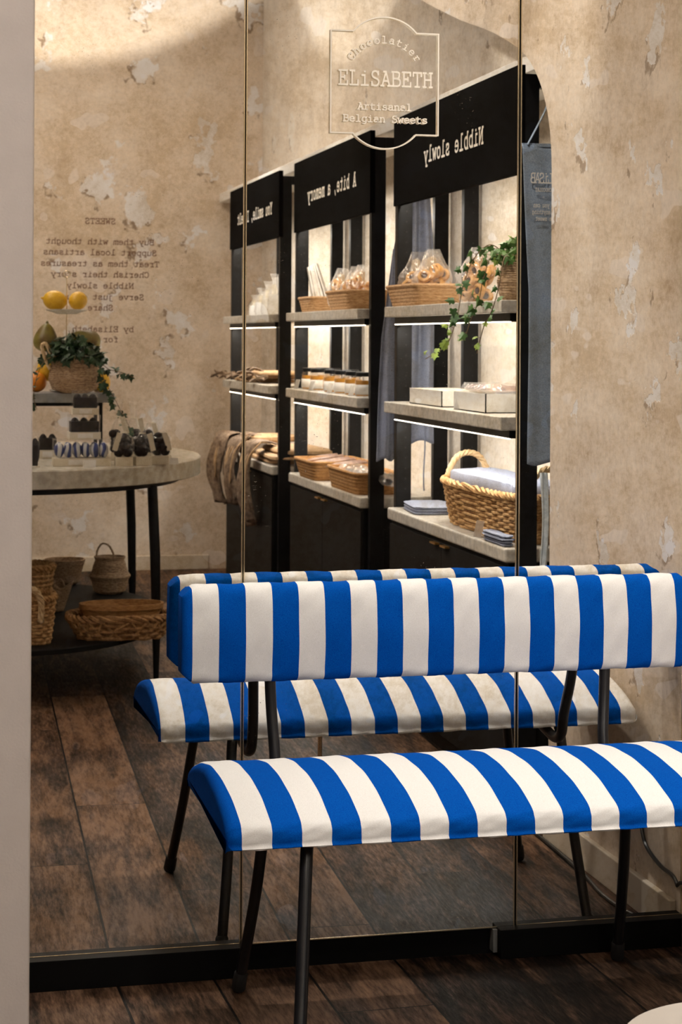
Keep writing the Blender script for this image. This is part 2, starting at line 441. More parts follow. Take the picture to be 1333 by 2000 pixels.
def smooth_path(pts, n=6, closed=False):
    P = [Vector(p) for p in pts]; L = len(P); out = []
    rng = range(L) if closed else range(L - 1)
    for i in rng:
        g = (lambda q: P[q % L]) if closed else (lambda q: P[max(0, min(L - 1, q))])
        p0, p1, p2, p3 = g(i - 1), g(i), g(i + 1), g(i + 2)
        for j in range(n):
            t = j / n
            out.append(.5 * ((2 * p1) + (p2 - p0) * t + (2 * p0 - 5 * p1 + 4 * p2 - p3) * t * t + (3 * p1 - p0 - 3 * p2 + p3) * t ** 3))
    if not closed: out.append(P[-1])
    return out

# ---------------------------------------------------------------- typewriter lettering
G = {
'a': 'C1.2,3.7 2.2,4.3 3.5,4.3 4.4,3.6 4.4,2.5|L4.4,3 4.4,0 5.3,0|C4.4,2.4 3,2.6 1.5,2.3 .8,1.3 1.4,.3 2.6,0 3.7,.3 4.4,1',
'b': 'L.5,6.2 1.2,6.2 1.2,0|L.5,0 1.2,0|C1.2,3.2 2,4.1 3.3,4.3 4.7,3.5 5,2.1 4.6,.8 3.3,0 2,.15 1.2,1',
'c': 'C4.8,3.1 4.3,3.9 3.1,4.3 1.6,3.8 .9,2.2 1.5,.6 3,0 4.3,.3 5,1|L4.8,4.2 4.8,3',
'd': 'L4,6.2 4.7,6.2 4.7,0 5.4,0|C4.7,3.2 3.9,4.1 2.7,4.3 1.3,3.5 .9,2.1 1.3,.8 2.6,0 3.9,.2 4.7,1',
'e': 'L.9,2.3 5,2.3|C5,2.3 4.6,3.7 3,4.3 1.5,3.7 .9,2.2 1.5,.6 3,0 4.3,.2 5,.8',
'f': 'L1,4.2 4.6,4.2|L1.2,0 4,0|C2.4,0 2.4,2 2.4,4.8 3,5.9 4.2,6.2 5,6',
'g': 'C4.6,3.2 3.8,4.1 2.7,4.3 1.3,3.5 .9,2.1 1.3,.8 2.6,0 3.8,.2 4.6,1|L5.3,4.2 4.6,4.2 4.6,0|C4.6,0 4.4,-1.2 3.2,-1.8 1.5,-1.7',
'h': 'L.4,6.2 1.1,6.2 1.1,0|L.3,0 2,0|C1.1,3 2,4 3.2,4.3 4.3,3.8 4.6,2.8|L4.6,2.8 4.6,0|L3.8,0 5.4,0',
'i': 'L1.4,4.2 3,4.2 3,0|L1,0 5,0|L2.8,5.8 3.2,5.8',
'j': 'L1.6,4.2 3.8,4.2 3.8,-.6|C3.8,-.6 3.4,-1.6 2.2,-1.8 1.1,-1.6|L3.6,5.8 4,5.8',
'l': 'L1.4,6.2 3,6.2 3,0|L1,0 5,0',
'm': 'L.1,4.2 .7,4.2 .7,0|L.1,0 1.4,0|C.7,3.2 1.3,4.1 2.1,4.3 2.8,4 3,3|L3,3 3,0 3.5,0|C3,3.2 3.7,4.1 4.4,4.3 5,4 5.2,3|L5.2,3 5.2,0 5.9,0',
'n': 'L.5,4.2 1.2,4.2 1.2,0|L.4,0 2.1,0|C1.2,3 2,4 3.2,4.3 4.2,3.8 4.6,2.8|L4.6,2.8 4.6,0|L3.8,0 5.4,0',
'o': 'C3,4.3 1.5,3.8 .9,2.15 1.5,.5 3,0 4.5,.5 5.1,2.15 4.5,3.8 3,4.3',
'p': 'L.4,4.2 1.1,4.2 1.1,-1.8|L.3,-1.8 2.4,-1.8|C1.1,3.2 1.9,4.1 3.2,4.3 4.6,3.5 4.9,2.1 4.5,.8 3.2,0 1.9,.15 1.1,1',
'r': 'L.9,4.2 2,4.2 2,0|L.8,0 3.8,0|C2,2.8 2.8,3.9 4,4.3 5,3.9',
's': 'C4.6,3.4 4,4.1 3,4.3 1.7,4 1.4,3.2 2,2.5 3,2.2 4.3,1.9 4.9,1.1 4.3,.3 3,0 1.7,.2 1.1,.9|L4.6,4.2 4.6,3.3|L1.1,0 1.1,1',
't': 'L.9,4.2 4.7,4.2|C2.1,5.7 2.1,3 2.1,1 2.7,.2 3.8,0 5,.4',
'u': 'L.4,4.2 1.1,4.2 1.1,1.4|C1.1,1.4 1.4,.4 2.4,0 3.7,.2 4.6,1.1|L3.9,4.2 4.6,4.2 4.6,0 5.3,0',
'v': 'L1,4.2 3,0 5,4.2|L.2,4.2 1.8,4.2|L4.2,4.2 5.8,4.2',
'w': 'L.8,4.2 1.7,0 3,3.2 4.3,0 5.2,4.2|L.1,4.2 1.5,4.2|L4.5,4.2 5.9,4.2',
'y': 'L1,4.2 3.1,0|L5,4.2 3.1,0 2.2,-1.8|L.2,4.2 1.8,4.2|L4.2,4.2 5.8,4.2|L1,-1.8 3,-1.8',
'A': 'L.9,0 3,6 5.1,0|L1.6,2 4.4,2|L.1,0 1.8,0|L4.2,0 5.9,0|L1.8,6 3,6',
'B': 'L.4,6 3.3,6|L.4,0 3.5,0|L1.2,6 1.2,0|C3.3,6 4.5,5.6 4.7,4.6 4.2,3.5 3,3.2|L1.2,3.2 3,3.2|C3,3.2 4.7,2.8 5.2,1.6 4.7,.4 3.5,0',
'C': 'C5,4.4 4.4,5.7 3,6.1 1.5,5.4 .8,3 1.5,.7 3.1,-.1 4.5,.4 5.2,1.5|L5,6 5,4.2',
'E': 'L.4,6 5,6 5,4.6|L1.3,6 1.3,0|L.4,0 5.2,0 5.2,1.6|L1.3,3.1 3.6,3.1|L3.6,3.8 3.6,2.4',
'H': 'L1.2,6 1.2,0|L4.8,6 4.8,0|L1.2,3.1 4.8,3.1|L.4,6 2,6|L4,6 5.6,6|L.4,0 2,0|L4,0 5.6,0',
'I': 'L3,6 3,0|L1.2,6 4.8,6|L1.2,0 4.8,0',
'L': 'L1.8,6 1.8,0|L.6,6 3.2,6|L.6,0 5.2,0 5.2,2',
'N': 'L1.1,0 1.1,6 4.8,0 4.8,6|L.2,6 1.1,6|L.3,0 2,0|L3.9,6 5.7,6',
'O': 'C3,6.1 1.4,5.4 .8,3 1.4,.6 3,-.1 4.6,.6 5.2,3 4.6,5.4 3,6.1',
'R': 'L.4,6 3.3,6|L1.2,6 1.2,0|L.4,0 2.2,0|C3.3,6 4.6,5.6 4.9,4.5 4.4,3.3 3.1,2.9|L1.2,2.9 3.1,2.9|L3.1,2.9 4.9,0 5.7,0',
'S': 'C4.7,4.8 4,5.8 3,6.1 1.6,5.7 1.2,4.6 1.8,3.6 3,3.1 4.4,2.6 5,1.5 4.3,.3 3,-.1 1.6,.2 1,1.3|L4.7,6 4.7,4.6|L1,0 1,1.5',
'T': 'L.7,4.6 .7,6 5.3,6 5.3,4.6|L3,6 3,0|L1.7,0 4.3,0',
'W': 'L.9,6 1.7,0 3,4.2 4.3,0 5.1,6|L.1,6 1.8,6|L4.2,6 5.9,6',
'Y': 'L1,6 3,3 5,6|L3,3 3,0|L.3,6 1.7,6|L4.3,6 5.7,6|L1.8,0 4.2,0',
',': 'L3.3,.7 2.4,-1.2', '-': 'L1,2.5 5,2.5', '.': 'L2.8,0 3.2,0',
}
def strokes(ch):
    out = []
    for s_ in G.get(ch, '').split('|'):
        if not s_: continue
        pts = [tuple(map(float, q.split(','))) for q in s_[1:].split()]
        if s_[0] == 'C': pts = [(p[0], p[1]) for p in smooth_path([(a, b, 0) for a, b in pts], 3)]
        out.append(pts)
    return out
SK = [0]
def stroke_box(mb, a, b, w, org, X, Z, Nn, d):
    SK[0] = (SK[0] + 1) % 7; d = d * (1 + SK[0] * .035)
    org = org - Nn * (SK[0] * .000011)
    a2 = Vector((a[0], a[1])); b2 = Vector((b[0], b[1])); t = b2 - a2
    if t.length < 1e-7: return
    t.normalize(); n = Vector((-t.y, t.x)) * (w / 2); a2 = a2 - t * (w * .4); b2 = b2 + t * (w * .4)
    q = [a2 + n, a2 - n, b2 - n, b2 + n]
    mb.poly([org + X * p.x + Z * p.y for p in q], d, Nn)
def write(mb, text, org, X, Z, Nn, cap, wt=.75, pitch=6.0, center=True, depth=.0006, arc=None):
    """org baseline point; X text direction, Z up, Nn towards the reader"""
    k = cap / 6.0; Wd = len(text) * pitch * k; x0 = -Wd / 2 if center else 0
    for i, ch in enumerate(text):
        ox = x0 + i * pitch * k
        for st in strokes(ch):
            pts = [(ox + p[0] * k, p[1] * k) for p in st]
            if arc:
                r_ = arc; cxm = ox + 3 * k; th = cxm / r_
                def bend(p):
                    lx, lz = p[0] - cxm, p[1]
                    return (math.sin(th) * (r_ + lz) + math.cos(th) * lx, math.cos(th) * (r_ + lz) - math.sin(th) * lx)
                pts = [bend(p) for p in pts]
            for a, b in zip(pts, pts[1:]): stroke_box(mb, a, b, wt * k, org, X, Z, Nn, depth)
    return mb

ORD = ['first', 'second', 'third', 'fourth', 'fifth', 'sixth', 'seventh', 'eighth']
# ---------------------------------------------------------------- the room
XW, XS, XBK = 1.523, 1.545, 1.83      # side wall face, shelf fronts, wall behind shelves
YB = MY - 9.76                         # wall with the lettering
struct('floor', MB().box(-2.6, 2.2, YB - .15, 3.75, -.06, 0), M['floor'], smooth=False)
struct('ceiling', MB().box(-2.6, 2.2, YB - .15, 3.75, 3.0, 3.06), M['white'], smooth=False)
struct('wall_back', MB().box(-2.5, XBK, YB - .12, YB, 0, 3.0), M['back'], smooth=False)
struct('wall_right', MB().box(XBK, XBK + .12, YB - .12, 3.7, 0, 3.0), M['shelfwall'], smooth=False)
struct('wall_left', MB().box(-2.6, -2.5, YB - .12, 3.7, 0, 3.0), M['white'], smooth=False)
struct('wall_front', MB().box(-2.5, XW, 3.56, 3.7, 0, 3.0), M['plinth'], smooth=False)
# the pale wall end that stands in front, at the left
struct('wall_near_left', MB().box(-2.5, .159, 2.4, 2.55, 0, 3.0), M['jamb'], smooth=False, bevel=.003)
# side wall beside the bench: it opens into the shelf recess with a rounded arch
def side_wall():
    prof = [(4.337, 0), (4.337, 1.60), (4.345, 1.68), (4.375, 1.76), (4.429, 1.834), (4.52, 1.905), (4.653, 1.963), (4.86, 2.03), (5.171, 2.115), (5.6, 2.25), (6.2, 2.46), (7.0, 2.74), (7.9, 3.0)]
    sm = [p for p in smooth_path([(a, b, 0) for a, b in prof[1:]], 5)]
    loop = [(3.56, 0), (3.56, 3.0)] + [(MY - p.x, p.y) for p in sm[::-1]] + [(MY - 4.337, 0)]
    mb = MB(); mb.poly([(XW, y, z) for y, z in loop], .07, (1, 0, 0))
    return mb
o = struct('wall_side', side_wall(), M['side'], smooth=False)
# baseboards
struct('baseboard_back', MB().box(-2.5, XS + .01, YB, YB + .014, 0, .075), M['base'], smooth=False, bevel=.003)
struct('baseboard_side', MB().box(XW - .014, XW, MY - 4.337, 3.50, 0, .075), M['base'], smooth=False, bevel=.003)
# black plinth under the mirrors, set back below the middle pane
struct('trim_1', MB().box(.05, .632, 3.503, 3.56, 0, .056), M['plinth'], smooth=False, bevel=.001)
struct('trim_2', MB().box(1.135, 1.522, 3.503, 3.56, 0, .056), M['plinth'], smooth=False, bevel=.001)
struct('trim_3', MB().box(.632, 1.135, 3.545, 3.56, 0, .056), M['plinth'], smooth=False)
struct('trim_4', MB().box(1.126, 1.1345, 3.522, 3.545, .008, .052), M['gslab'], smooth=False)

# lettering printed on the back wall
mb = MB(); Xb, Zb, Nb = Vector((-1, 0, 0)), Vector((0, 0, 1)), Vector((0, 1, 0))
zz = {432: 'SWEETS', 472: 'Buy them with thought', 493: 'Support local artisans', 515: 'Treat them as treasures', 536: 'Cherish their story',
      558: 'Nibble slowly', 580: 'Serve just enough', 601: 'Share', 643: 'by Elisabeth,', 663: 'for you'}
for v_, t_ in zz.items():
    p = on_y(196, v_ + 5, 9.76)
    write(mb, t_, Vector((p.x, YB + .0002, p.z)), Xb, Zb, Nb, .0265, .95, 6.0)
tag(mb.build('wall_lettering', M['brown'], smooth=False), 'brown typewriter verse printed on the peeling plaster back wall', 'lettering')

# ---------------------------------------------------------------- mirrors
def mirror(x0, x1, label, seed, sp, zb=.057):
    t = thing('mirror', label, 'mirror', ((x0 + x1) / 2, MIR + .004, zb), 0, None)
    b = MB().box(x0, x1, MIR, MIR + .005, zb, 2.5); b.build('mirror_glass', mirror_mat('mirror glass %d' % seed, seed, sp), t, smooth=False, world=True)
    e = MB()
    for xx in (x0, x1): e.box(xx - .0011, xx + .0011, MIR - .0012, MIR + .005, zb, 2.5)
    e.box(x0, x1, MIR - .0012, MIR + .005, zb - .002, zb)
    e.build('glass_edge', M['glassedge'], t, smooth=False, world=True)
    return t
mirror(.04, .6265, 'left mirror pane reflecting the round table and lettered wall', 1, .3)
mid = mirror(.6310, 1.1700, 'middle mirror pane with the etched shop sign near its top', 2, .6, .056)
mirror(1.1760, 1.5205, 'right mirror pane reflecting the hanging apron and side wall', 3, .25)
X1, Z1, N1 = Vector((1, 0, 0)), Vector((0, 0, 1)), Vector((0, -1, 0)); yl = MIR - .0055
P = lambda x, z: Vector((x, yl, z))
for t_, x_, z_, cap_, wt_, pt_, arc_ in (('ELiSABETH', .901, 1.6865, .0270, .80, 6.1, None), ('Artisanal', .899, 1.6400, .0122, 1.05, 5.9, None),
                                 ('Belgian Sweets', .9005, 1.6165, .0122, 1.05, 5.9, None), ('Chocolatier', .8985, 1.6955, .0125, .8, 6.7, .073)):
    write(lm := MB(), t_, P(x_, z_), X1 * (.76 if cap_ > .02 else 1), Z1, N1, cap_, wt_, pt_, depth=.0008, arc=arc_)
    lm.build('lettering', M['letter'], mid, smooth=False, world=True)
fr = MB(); W2 = .0026
def arcpts(cx, cz, r_, a0, a1, n=26): return [(cx + r_ * math.cos(R(a0 + (a1 - a0) * i / n)), cz + r_ * math.sin(R(a0 + (a1 - a0) * i / n))) for i in range(n + 1)]
xl, xr, zt, zb_ = .7925, 1.0055, 1.7895, 1.594
ha = .0625; rise = .0285; ra = (ha * ha + rise * rise) / (2 * rise); cxm = (xl + xr) / 2; aa = math.degrees(math.asin(ha / ra))
top = arcpts(cxm, zt + rise - ra, ra, 90 + aa, 90 - aa); bot = arcpts(cxm, zb_ - rise + ra, ra, -90 + aa, -90 - aa)
loop = [(xl, zt)] + top + [(xr, zt), (xr, zb_)] + bot + [(xl, zb_), (xl, zt)]
for a, b in zip(loop, loop[1:]): stroke_box(fr, a, b, W2, Vector((0, yl, 0)), X1, Z1, N1, .0008)
fr.build('sign_border', M['letter'], mid, smooth=False, world=True)

# ---------------------------------------------------------------- the striped bench
YF, YK, ZU = 2.915, 3.345, .399
bench = thing('bench', 'blue and white striped upholstered bench with black tubular legs before the mirrors', 'bench', (1.0, 3.2, 0))
def cushion(x0, x1, sect, rad, cham=0, seed=1, amp=.0006):
    """closed section (y,z) swept along x; the ends are rounded by insetting the section"""
    mb = MB(); n = len(sect); L = x1 - x0; rnd = random.Random(seed)
    cen = (sum(p[0] for p in sect) / n, sum(p[1] for p in sect) / n)
    nrm = []
    for j in range(n):
        a, b = sect[j - 1], sect[(j + 1) % n]; t = Vector((b[0] - a[0], b[1] - a[1])).normalized(); q = Vector((-t.y, t.x))
        if q.dot(Vector((cen[0] - sect[j][0], cen[1] - sect[j][1]))) < 0: q = -q
        nrm.append(q)
    ds = [rad * (1 - math.cos(math.pi / 2 * i / 6)) for i in range(7)]
    xs = ds + [rad + (L - 2 * rad) * i / 110 for i in range(1, 110)] + [L - d for d in ds[::-1]]
    ph = [rnd.uniform(0, 6) for _ in range(4)]
    for x in xs:
        d = min(x, L - x); q = max(0, 1 - d / rad); ins = rad * (1 - math.sqrt(max(0, 1 - q * q))); ch = max(0, cham * (1 - d / (cham * 1.1))) if cham else 0
        for j, (y, z) in enumerate(sect):
            w = amp * (math.sin(x * 64 + ph[0] + j * .5) + .7 * math.sin(x * 131 + ph[1] - j) + .5 * math.sin(x * 23 + ph[2]))
            zz_ = z + nrm[j].y * (ins + w); yy_ = y + nrm[j].x * (ins + w)
            if cham:
                hi = max(p[1] for p in sect) - ch; lo = min(p[1] for p in sect) + ch; zz_ = min(hi, max(lo, zz_))
            mb.v.append((x0 + x, yy_, zz_))
    for i in range(len(xs) - 1):
        for j in range(n): mb.f.append((i * n + j, i * n + (j + 1) % n, (i + 1) * n + (j + 1) % n, (i + 1) * n + j))
    mb.f.append(tuple(range(n))); mb.f.append(tuple((len(xs) - 1) * n + j for j in range(n)))
    return mb
def fine(pts, n=4):
    return [(p[0], p[1]) for p in smooth_path([(a, b, 0) for a, b in pts], n, closed=True)]
sec = fine([(YF + .006, ZU), (YF, ZU + .008), (YF - .001, ZU + .020), (YF + .002, ZU + .031), (YF + .012, ZU + .040), (YF + .05, ZU + .056), (YF + .10, ZU + .070), (YF + .16, ZU + .079), (YF + .215, ZU + .082),
       (YF + .27, ZU + .079), (YF + .33, ZU + .068), (YF + .38, ZU + .053), (YK - .014, ZU + .040), (YK - .002, ZU + .030), (YK, ZU + .012), (YK - .008, ZU), (YK - .12, ZU), (YF + .12, ZU)])
cushion(.496, 1.502, sec, .017).build('seat', M['seat'], bench, world=True, angle=60)
bz0, bz1, by = .568, .747, 3.418
secb = fine([(by + .012, bz0 + .001), (by + .002, bz0 + .010), (by - .001, bz0 + .03), (by - .004, bz0 + .085), (by + .001, bz0 + .135), (by + .008, bz1 - .016), (by + .020, bz1 - .003),
        (by + .036, bz1), (by + .056, bz1 - .004), (by + .068, bz1 - .018), (by + .072, bz0 + .10), (by + .070, bz0 + .05), (by + .064, bz0 + .012), (by + .052, bz0 + .001), (by + .03, bz0)])
cushion(.498, 1.497, secb, .014, .020, 2, .0008).build('backrest', M['backr'], bench, world=True, angle=60)
def leg(pts, cap=True):
    o = MB().tube(smooth_path(pts, 6), .0105, 14).build('leg', M['tube'], bench, world=True)
    if cap:
        a, b = Vector(pts[-1]), Vector(pts[-2]); d = (b - a).normalized()
        MB().tube([a, a + d * .004, a + d * .032, a + d * .036], [.0115, .0135, .0130, .0112], 14).build('rubber_foot', M['rubber'], o, world=True)
leg([(.642, 2.975, .398), (.636, 2.968, .388), (.630, 2.950, .35), (.611, 2.890, .17), (.590, 2.824, .004)])
leg([(1.330, 2.975, .398), (1.336, 2.968, .388), (1.341, 2.950, .35), (1.366, 2.930, .17), (1.390, 2.902, .004)])
leg([(.646, 3.335, .398), (.642, 3.340, .38), (.630, 3.38, .20), (.607, 3.432, .004)])
leg([(1.330, 3.335, .398), (1.331, 3.345, .38), (1.343, 3.39, .20), (1.356, 3.455, .004)])
for x_, x2 in ((.670, .665), (1.311, 1.325)):
    MB().tube(smooth_path([(x_, 3.26, .397), (x_, 3.32, .388), (x_, 3.37, .384), (x_, 3.405, .400), (x_, 3.420, .445), (x_ * .4 + x2 * .6, 3.438, .52), (x2, 3.448, .60)], 6), .0105, 14).build('back_support', M['tube'], bench, world=True)

# ---------------------------------------------------------------- shelf units
def shelf_unit(yv0, yv1, sign, label):
    ya, yb = MY - yv1, MY - yv0        # real far/near the mirror: yb nearer the mirror
    t = thing('shelf_unit', label, 'shelf unit', (XS, (ya + yb) / 2, 0), 0, 'black shelf units along the right wall')
    pw, pd = .030, .050
    for (x, nm) in ((XS, 'front'), (XBK - .062, 'back')):
        for y0 in (ya, yb - pw):
            p = MB().box(x, x + pd, y0, y0 + pw, 0, 1.885).build('post', M['black'], t, smooth=False, bevel=.0015, world=True)
            h = MB()
            yy = y0 + pw if y0 == ya else y0
            for i in range(34):
                z = .72 + i * .033
                h.tube([(x + pd * .62, yy - .0008, z), (x + pd * .62, yy + .0008, z)], .0028, 8)
            h.build('peg_hole', M['rubber'], p, smooth=False, world=True)['kind'] = 'stuff'
    for y0 in (ya, yb - pw):
        MB().box(XS + pd, XBK - .062, y0, y0 + pw, 1.85, 1.885).build('end_rail', M['black'], t, smooth=False, world=True)
    sb = MB().box(XS - .006, XS + .012, ya - .001, yb + .001, 1.628, 1.908).build('sign_board', M['matblack'], t, smooth=False, bevel=.001, world=True)
    tx = MB(); write(tx, sign, Vector((XS - .0062, (ya + yb) / 2 + .03, 1.737)), Vector((0, -1, 0)), Vector((0, 0, 1)), Vector((-1, 0, 0)), .043 if len(sign) < 16 else .045, .95, 6.5 if len(sign) < 16 else 6.8)
    tx.build('lettering', M['letter'], sb, smooth=False, world=True)
    light('sign_strip', 'AREA', (1.566, (ya + yb) / 2, 1.66), (1.72, (ya + yb) / 2, 1.38), 4.5, .02, SOFT, long=yb - ya - .12)
    for zt_, zb2 in ((1.303, 1.270), (1.001, .966)):
        MB().box(1.502, XBK - .066, ya + .034, yb - .034 + .012, zb2, zt_).build('shelf_board', M['slab'], t, smooth=False, bevel=.003, world=True)
        light('shelf_strip', 'AREA', (1.56, (ya + yb) / 2, zb2 - .026), (1.70, (ya + yb) / 2, zb2 - .30), 4.5, .02, SOFT, long=yb - ya - .12)
        q = MB().box(1.535, 1.60, ya + .04, yb - .05, zb2 - .022, zb2).build('light_housing', M['black'], t, smooth=False, world=True)
        MB().box(1.534, 1.540, ya + .045, yb - .055, zb2 - .0240, zb2 - .0215).build('light_strip', M['led'], q, smooth=False, world=True)
    MB().box(1.515, XBK - .004, ya + .034, yb - .020, .624, .662).build('counter_slab', M['slab'], t, smooth=False, bevel=.006, world=True)
    MB().box(1.530, XBK - .01, ya + .04, yb - .036, .05, .624).build('cabinet', M['blackwood'], t, smooth=False, bevel=.002, world=True)
    ym = (ya + yb) / 2
    for y0, y1, hy in ((ya + .042, ym - .0015, ym - .075), (ym + .0015, yb - .038, ym + .03)):
        d = MB().box(1.522, 1.530, y0, y1, .055, .612).build('door', M['blackwood'], t, smooth=False, bevel=.001, world=True)
        MB().box(1.508, 1.524, hy, hy + .055, .604, .609).build('handle', M['gold'], d, smooth=False, world=True)
    MB().box(1.545, XBK - .02, ya + .05, yb - .045, 0, .05).build('kick_board', M['plinth'], t, smooth=False, world=True)
    return t
U = [(4.640, 5.912), (6.230, 7.510), (7.826, 9.050)]
shelf_unit(*U[0], 'Nibble slowly', 'black shelf unit signed Nibble slowly, the one nearest the mirror')
shelf_unit(*U[1], 'A bite, a memory', 'black shelf unit signed A bite, a memory, middle of the row')
shelf_unit(*U[2], 'You smile, I melt', 'black shelf unit signed You smile, I melt, next to the lettered wall')
struct('trim_5', MB().box(1.60, XBK, YB + .02, MY - 4.60, 1.905, 1.95), M['band'], smooth=False, bevel=.002)  # plain white band along the wall above the units

# ---------------------------------------------------------------- builders for the goods
def wicker(parent, rx0, ry0, rx1, ry1, h, rows=9, stakes=28, r=.0035, e=2.6, m_='willow', name='weave', rim=True, rimr=None, loc=(0, 0, 0)):
    """woven willow body; returns weave object; every strand swings in and out round the stakes"""
    mb = MB(); n = stakes * 4
    def ring(t):
        s = t ** .8; return rx0 + (rx1 - rx0) * s, ry0 + (ry1 - ry0) * s
    for i in range(rows):
        t = (i + .5) / rows; rx, ry = ring(t); z = h * t
        path = []
        for j in range(n):
            a = 2 * math.pi * j / n; ca, sa = math.cos(a), math.sin(a)
            w = r * .9 * math.cos(stakes * a / 2 * 2 / 2 + math.pi * i) if True else 0
            x = (rx + w) * math.copysign(abs(ca) ** (2 / e), ca); y = (ry + w) * math.copysign(abs(sa) ** (2 / e), sa)
            path.append((x, y, z + random.uniform(-.25, .25) * r))
        mb.tube(path, r * 1.05, 6, closed=True, flat=1.25)
    for k in range(stakes):
        a = 2 * math.pi * (k + .5) / stakes; ca, sa = math.cos(a), math.sin(a)
        pts = []
        for i in range(7):
            t = i / 6; rx, ry = ring(t)
            pts.append((rx * math.copysign(abs(ca) ** (2 / e), ca), ry * math.copysign(abs(sa) ** (2 / e), sa), h * t))
        mb.tube(pts, r * .9, 5)
    mb.loft([(rx0 * .97, ry0 * .97, .001), (rx0 * .97, ry0 * .97, .006)], 40, e)
    inner = [(rx0 * .93, ry0 * .93, .006)] + [(ring(i / 6)[0] - r * 1.2, ring(i / 6)[1] - r * 1.2, .006 + (h - .006) * i / 6) for i in range(1, 7)]
    mb.loft(inner, 40, e, caps=(False, False))
    o = mb.build(name, M[m_], parent, loc=loc)
    if rim:
        rr = rimr or r * 1.6; rm = MB()
        for ph in range(3):
            path = []
            for j in range(160):
                a = 2 * math.pi * j / 160; ca, sa = math.cos(a), math.sin(a); tw = a * stakes * .5 + ph * 2.094
                rx, ry = rx1 + rr * .9 * math.cos(tw), ry1 + rr * .9 * math.cos(tw)
                path.append((rx * math.copysign(abs(ca) ** (2 / e), ca), ry * math.copysign(abs(sa) ** (2 / e), sa), h + rr * .3 + rr * .9 * math.sin(tw)))
            rm.tube(path, rr * .8, 5, closed=True)
        rm.build('rim', M[m_], parent, loc=loc)
    return o
def rope(path, r, tw=30, strands=3, n=6):
    """twisted handle along a path"""
    P_ = smooth_path(path, 10); mb = MB(); prev = None
    for ph in range(strands):
        out = []; prev = None
        for i, p in enumerate(P_):
            t = (P_[min(i + 1, len(P_) - 1)] - P_[max(i - 1, 0)]).normalized()
            a = t.cross(Vector((0, 1, 0)) if abs(t.y) < .9 else Vector((1, 0, 0))).normalized() if prev is None else (prev - t * prev.dot(t)).normalized()
            prev = a; b = t.cross(a); an = tw * i / len(P_) + ph * 2 * math.pi / strands
            out.append(p + a * (r * .55 * math.cos(an)) + b * (r * .55 * math.sin(an)))
        mb.tube(out, r * .62, n)
    return mb
def seagrass(parent, prof, m_='seagrass', name='weave', c=(0, 0), coil=.006):
    """coiled body with visible rows"""
    rings = []
    for (r0, z0), (r1, z1) in zip(prof, prof[1:]):
        L = math.hypot(r1 - r0, z1 - z0); k = max(1, int(L / coil))
        for i in range(k):
            t = i / k
            rings.append((r0 + (r1 - r0) * t + .0, z0 + (z1 - z0) * t)); t2 = (i + .5) / k
            rings.append((r0 + (r1 - r0) * t2 + coil * .28, z0 + (z1 - z0) * t2))
    rings.append(prof[-1])
    inner = [(max(.004, r_ - .006), z) for r_, z in prof[::-1]]; inner[-1] = (inner[-1][0], inner[-1][1] + .006)
    allr = [(r_, r_, z) for r_, z in rings] + [(r_, r_, z) for r_, z in inner]
    return MB().loft(allr, 44, 2, c, wob=.0006).build(name, M[m_], parent)
def leaf_pts(sz):
    shp = [(0, 0), (.30, -.10), (.48, .12), (.34, .34), (.55, .60), (.28, .62), (.16, .78), (0, 1.15), (-.16, .78), (-.28, .62), (-.55, .60), (-.34, .34), (-.48, .12), (-.30, -.10)]
    return [(x * sz, y * sz, -abs(x) * sz * .35 + .0) for x, y in shp]
def add_leaf(mb, p, sz, d=None, face=None):
    """five pointed ivy leaf, d = tip direction, face = facing"""
    d = (d or Vector((random.uniform(-1, 1), random.uniform(-1, 1), random.uniform(-1.2, .3)))).normalized()
    f = (face or Vector((random.uniform(-1, 1), random.uniform(-.2, 1), random.uniform(-.3, 1))))
    f = (f - d * f.dot(d)).normalized(); x = d.cross(f)
    pts = [Vector(p) + x * a + d * b + f * c for a, b, c in leaf_pts(sz)]
    k = len(mb.v); mid_ = Vector(p) + d * (.35 * sz) + f * (.05 * sz)
    mb.v += [tuple(q) for q in pts] + [tuple(mid_)]
    n = len(pts)
    for i in range(n): mb.f.append((k + i, k + (i + 1) % n, k + n))
def lathe_obj(prof, name, m_, parent, n=28, c=(0, 0)): return MB().loft([(r, r, z) for r, z in prof], n, 2, c).build(name, M[m_], parent)
def blob(r, sz=(1, 1, 1), n=14, c=(0, 0, 0), top=0):
    mb = MB(); pr = []
    for i in range(n + 1):
        a = -math.pi / 2 + math.pi * i / n; w = math.cos(a) * (1 - top * math.sin(a))
        pr.append((max(1e-4, r * w * sz[0]), max(1e-4, r * w * sz[1]), c[2] + r * math.sin(a) * sz[2]))
    return mb.loft(pr, 20, 2, c[:2])
def shelf_pt(u, v, z, x=None):
    """real point on a horizontal surface z from where its mirror image is seen"""
    p = on_z(u, v, z); return rev(p)
def at_x(u, x):   # real y from mirror-image column u at lateral x
    return MY - on_x(u, CY, x)[1]
def price_stand(loc, label, rz=-math.pi / 2 - .3, w=.032, h=.040, grp='clear price holders on the shelves'):
    t = thing('price_holder', label, 'price holder', loc, rz, grp)
    MB().poly([(-w / 2, 0, 0), (w / 2, 0, 0), (w / 2, .012, h), (-w / 2, .012, h)], .0015, (0, 1, 0)).build('front_leaf', M['acryl'], t, smooth=False)
    MB().box(-w / 2, w / 2, -.0, .022, 0, .0015).build('foot', M['acryl'], t, smooth=False)
    return t
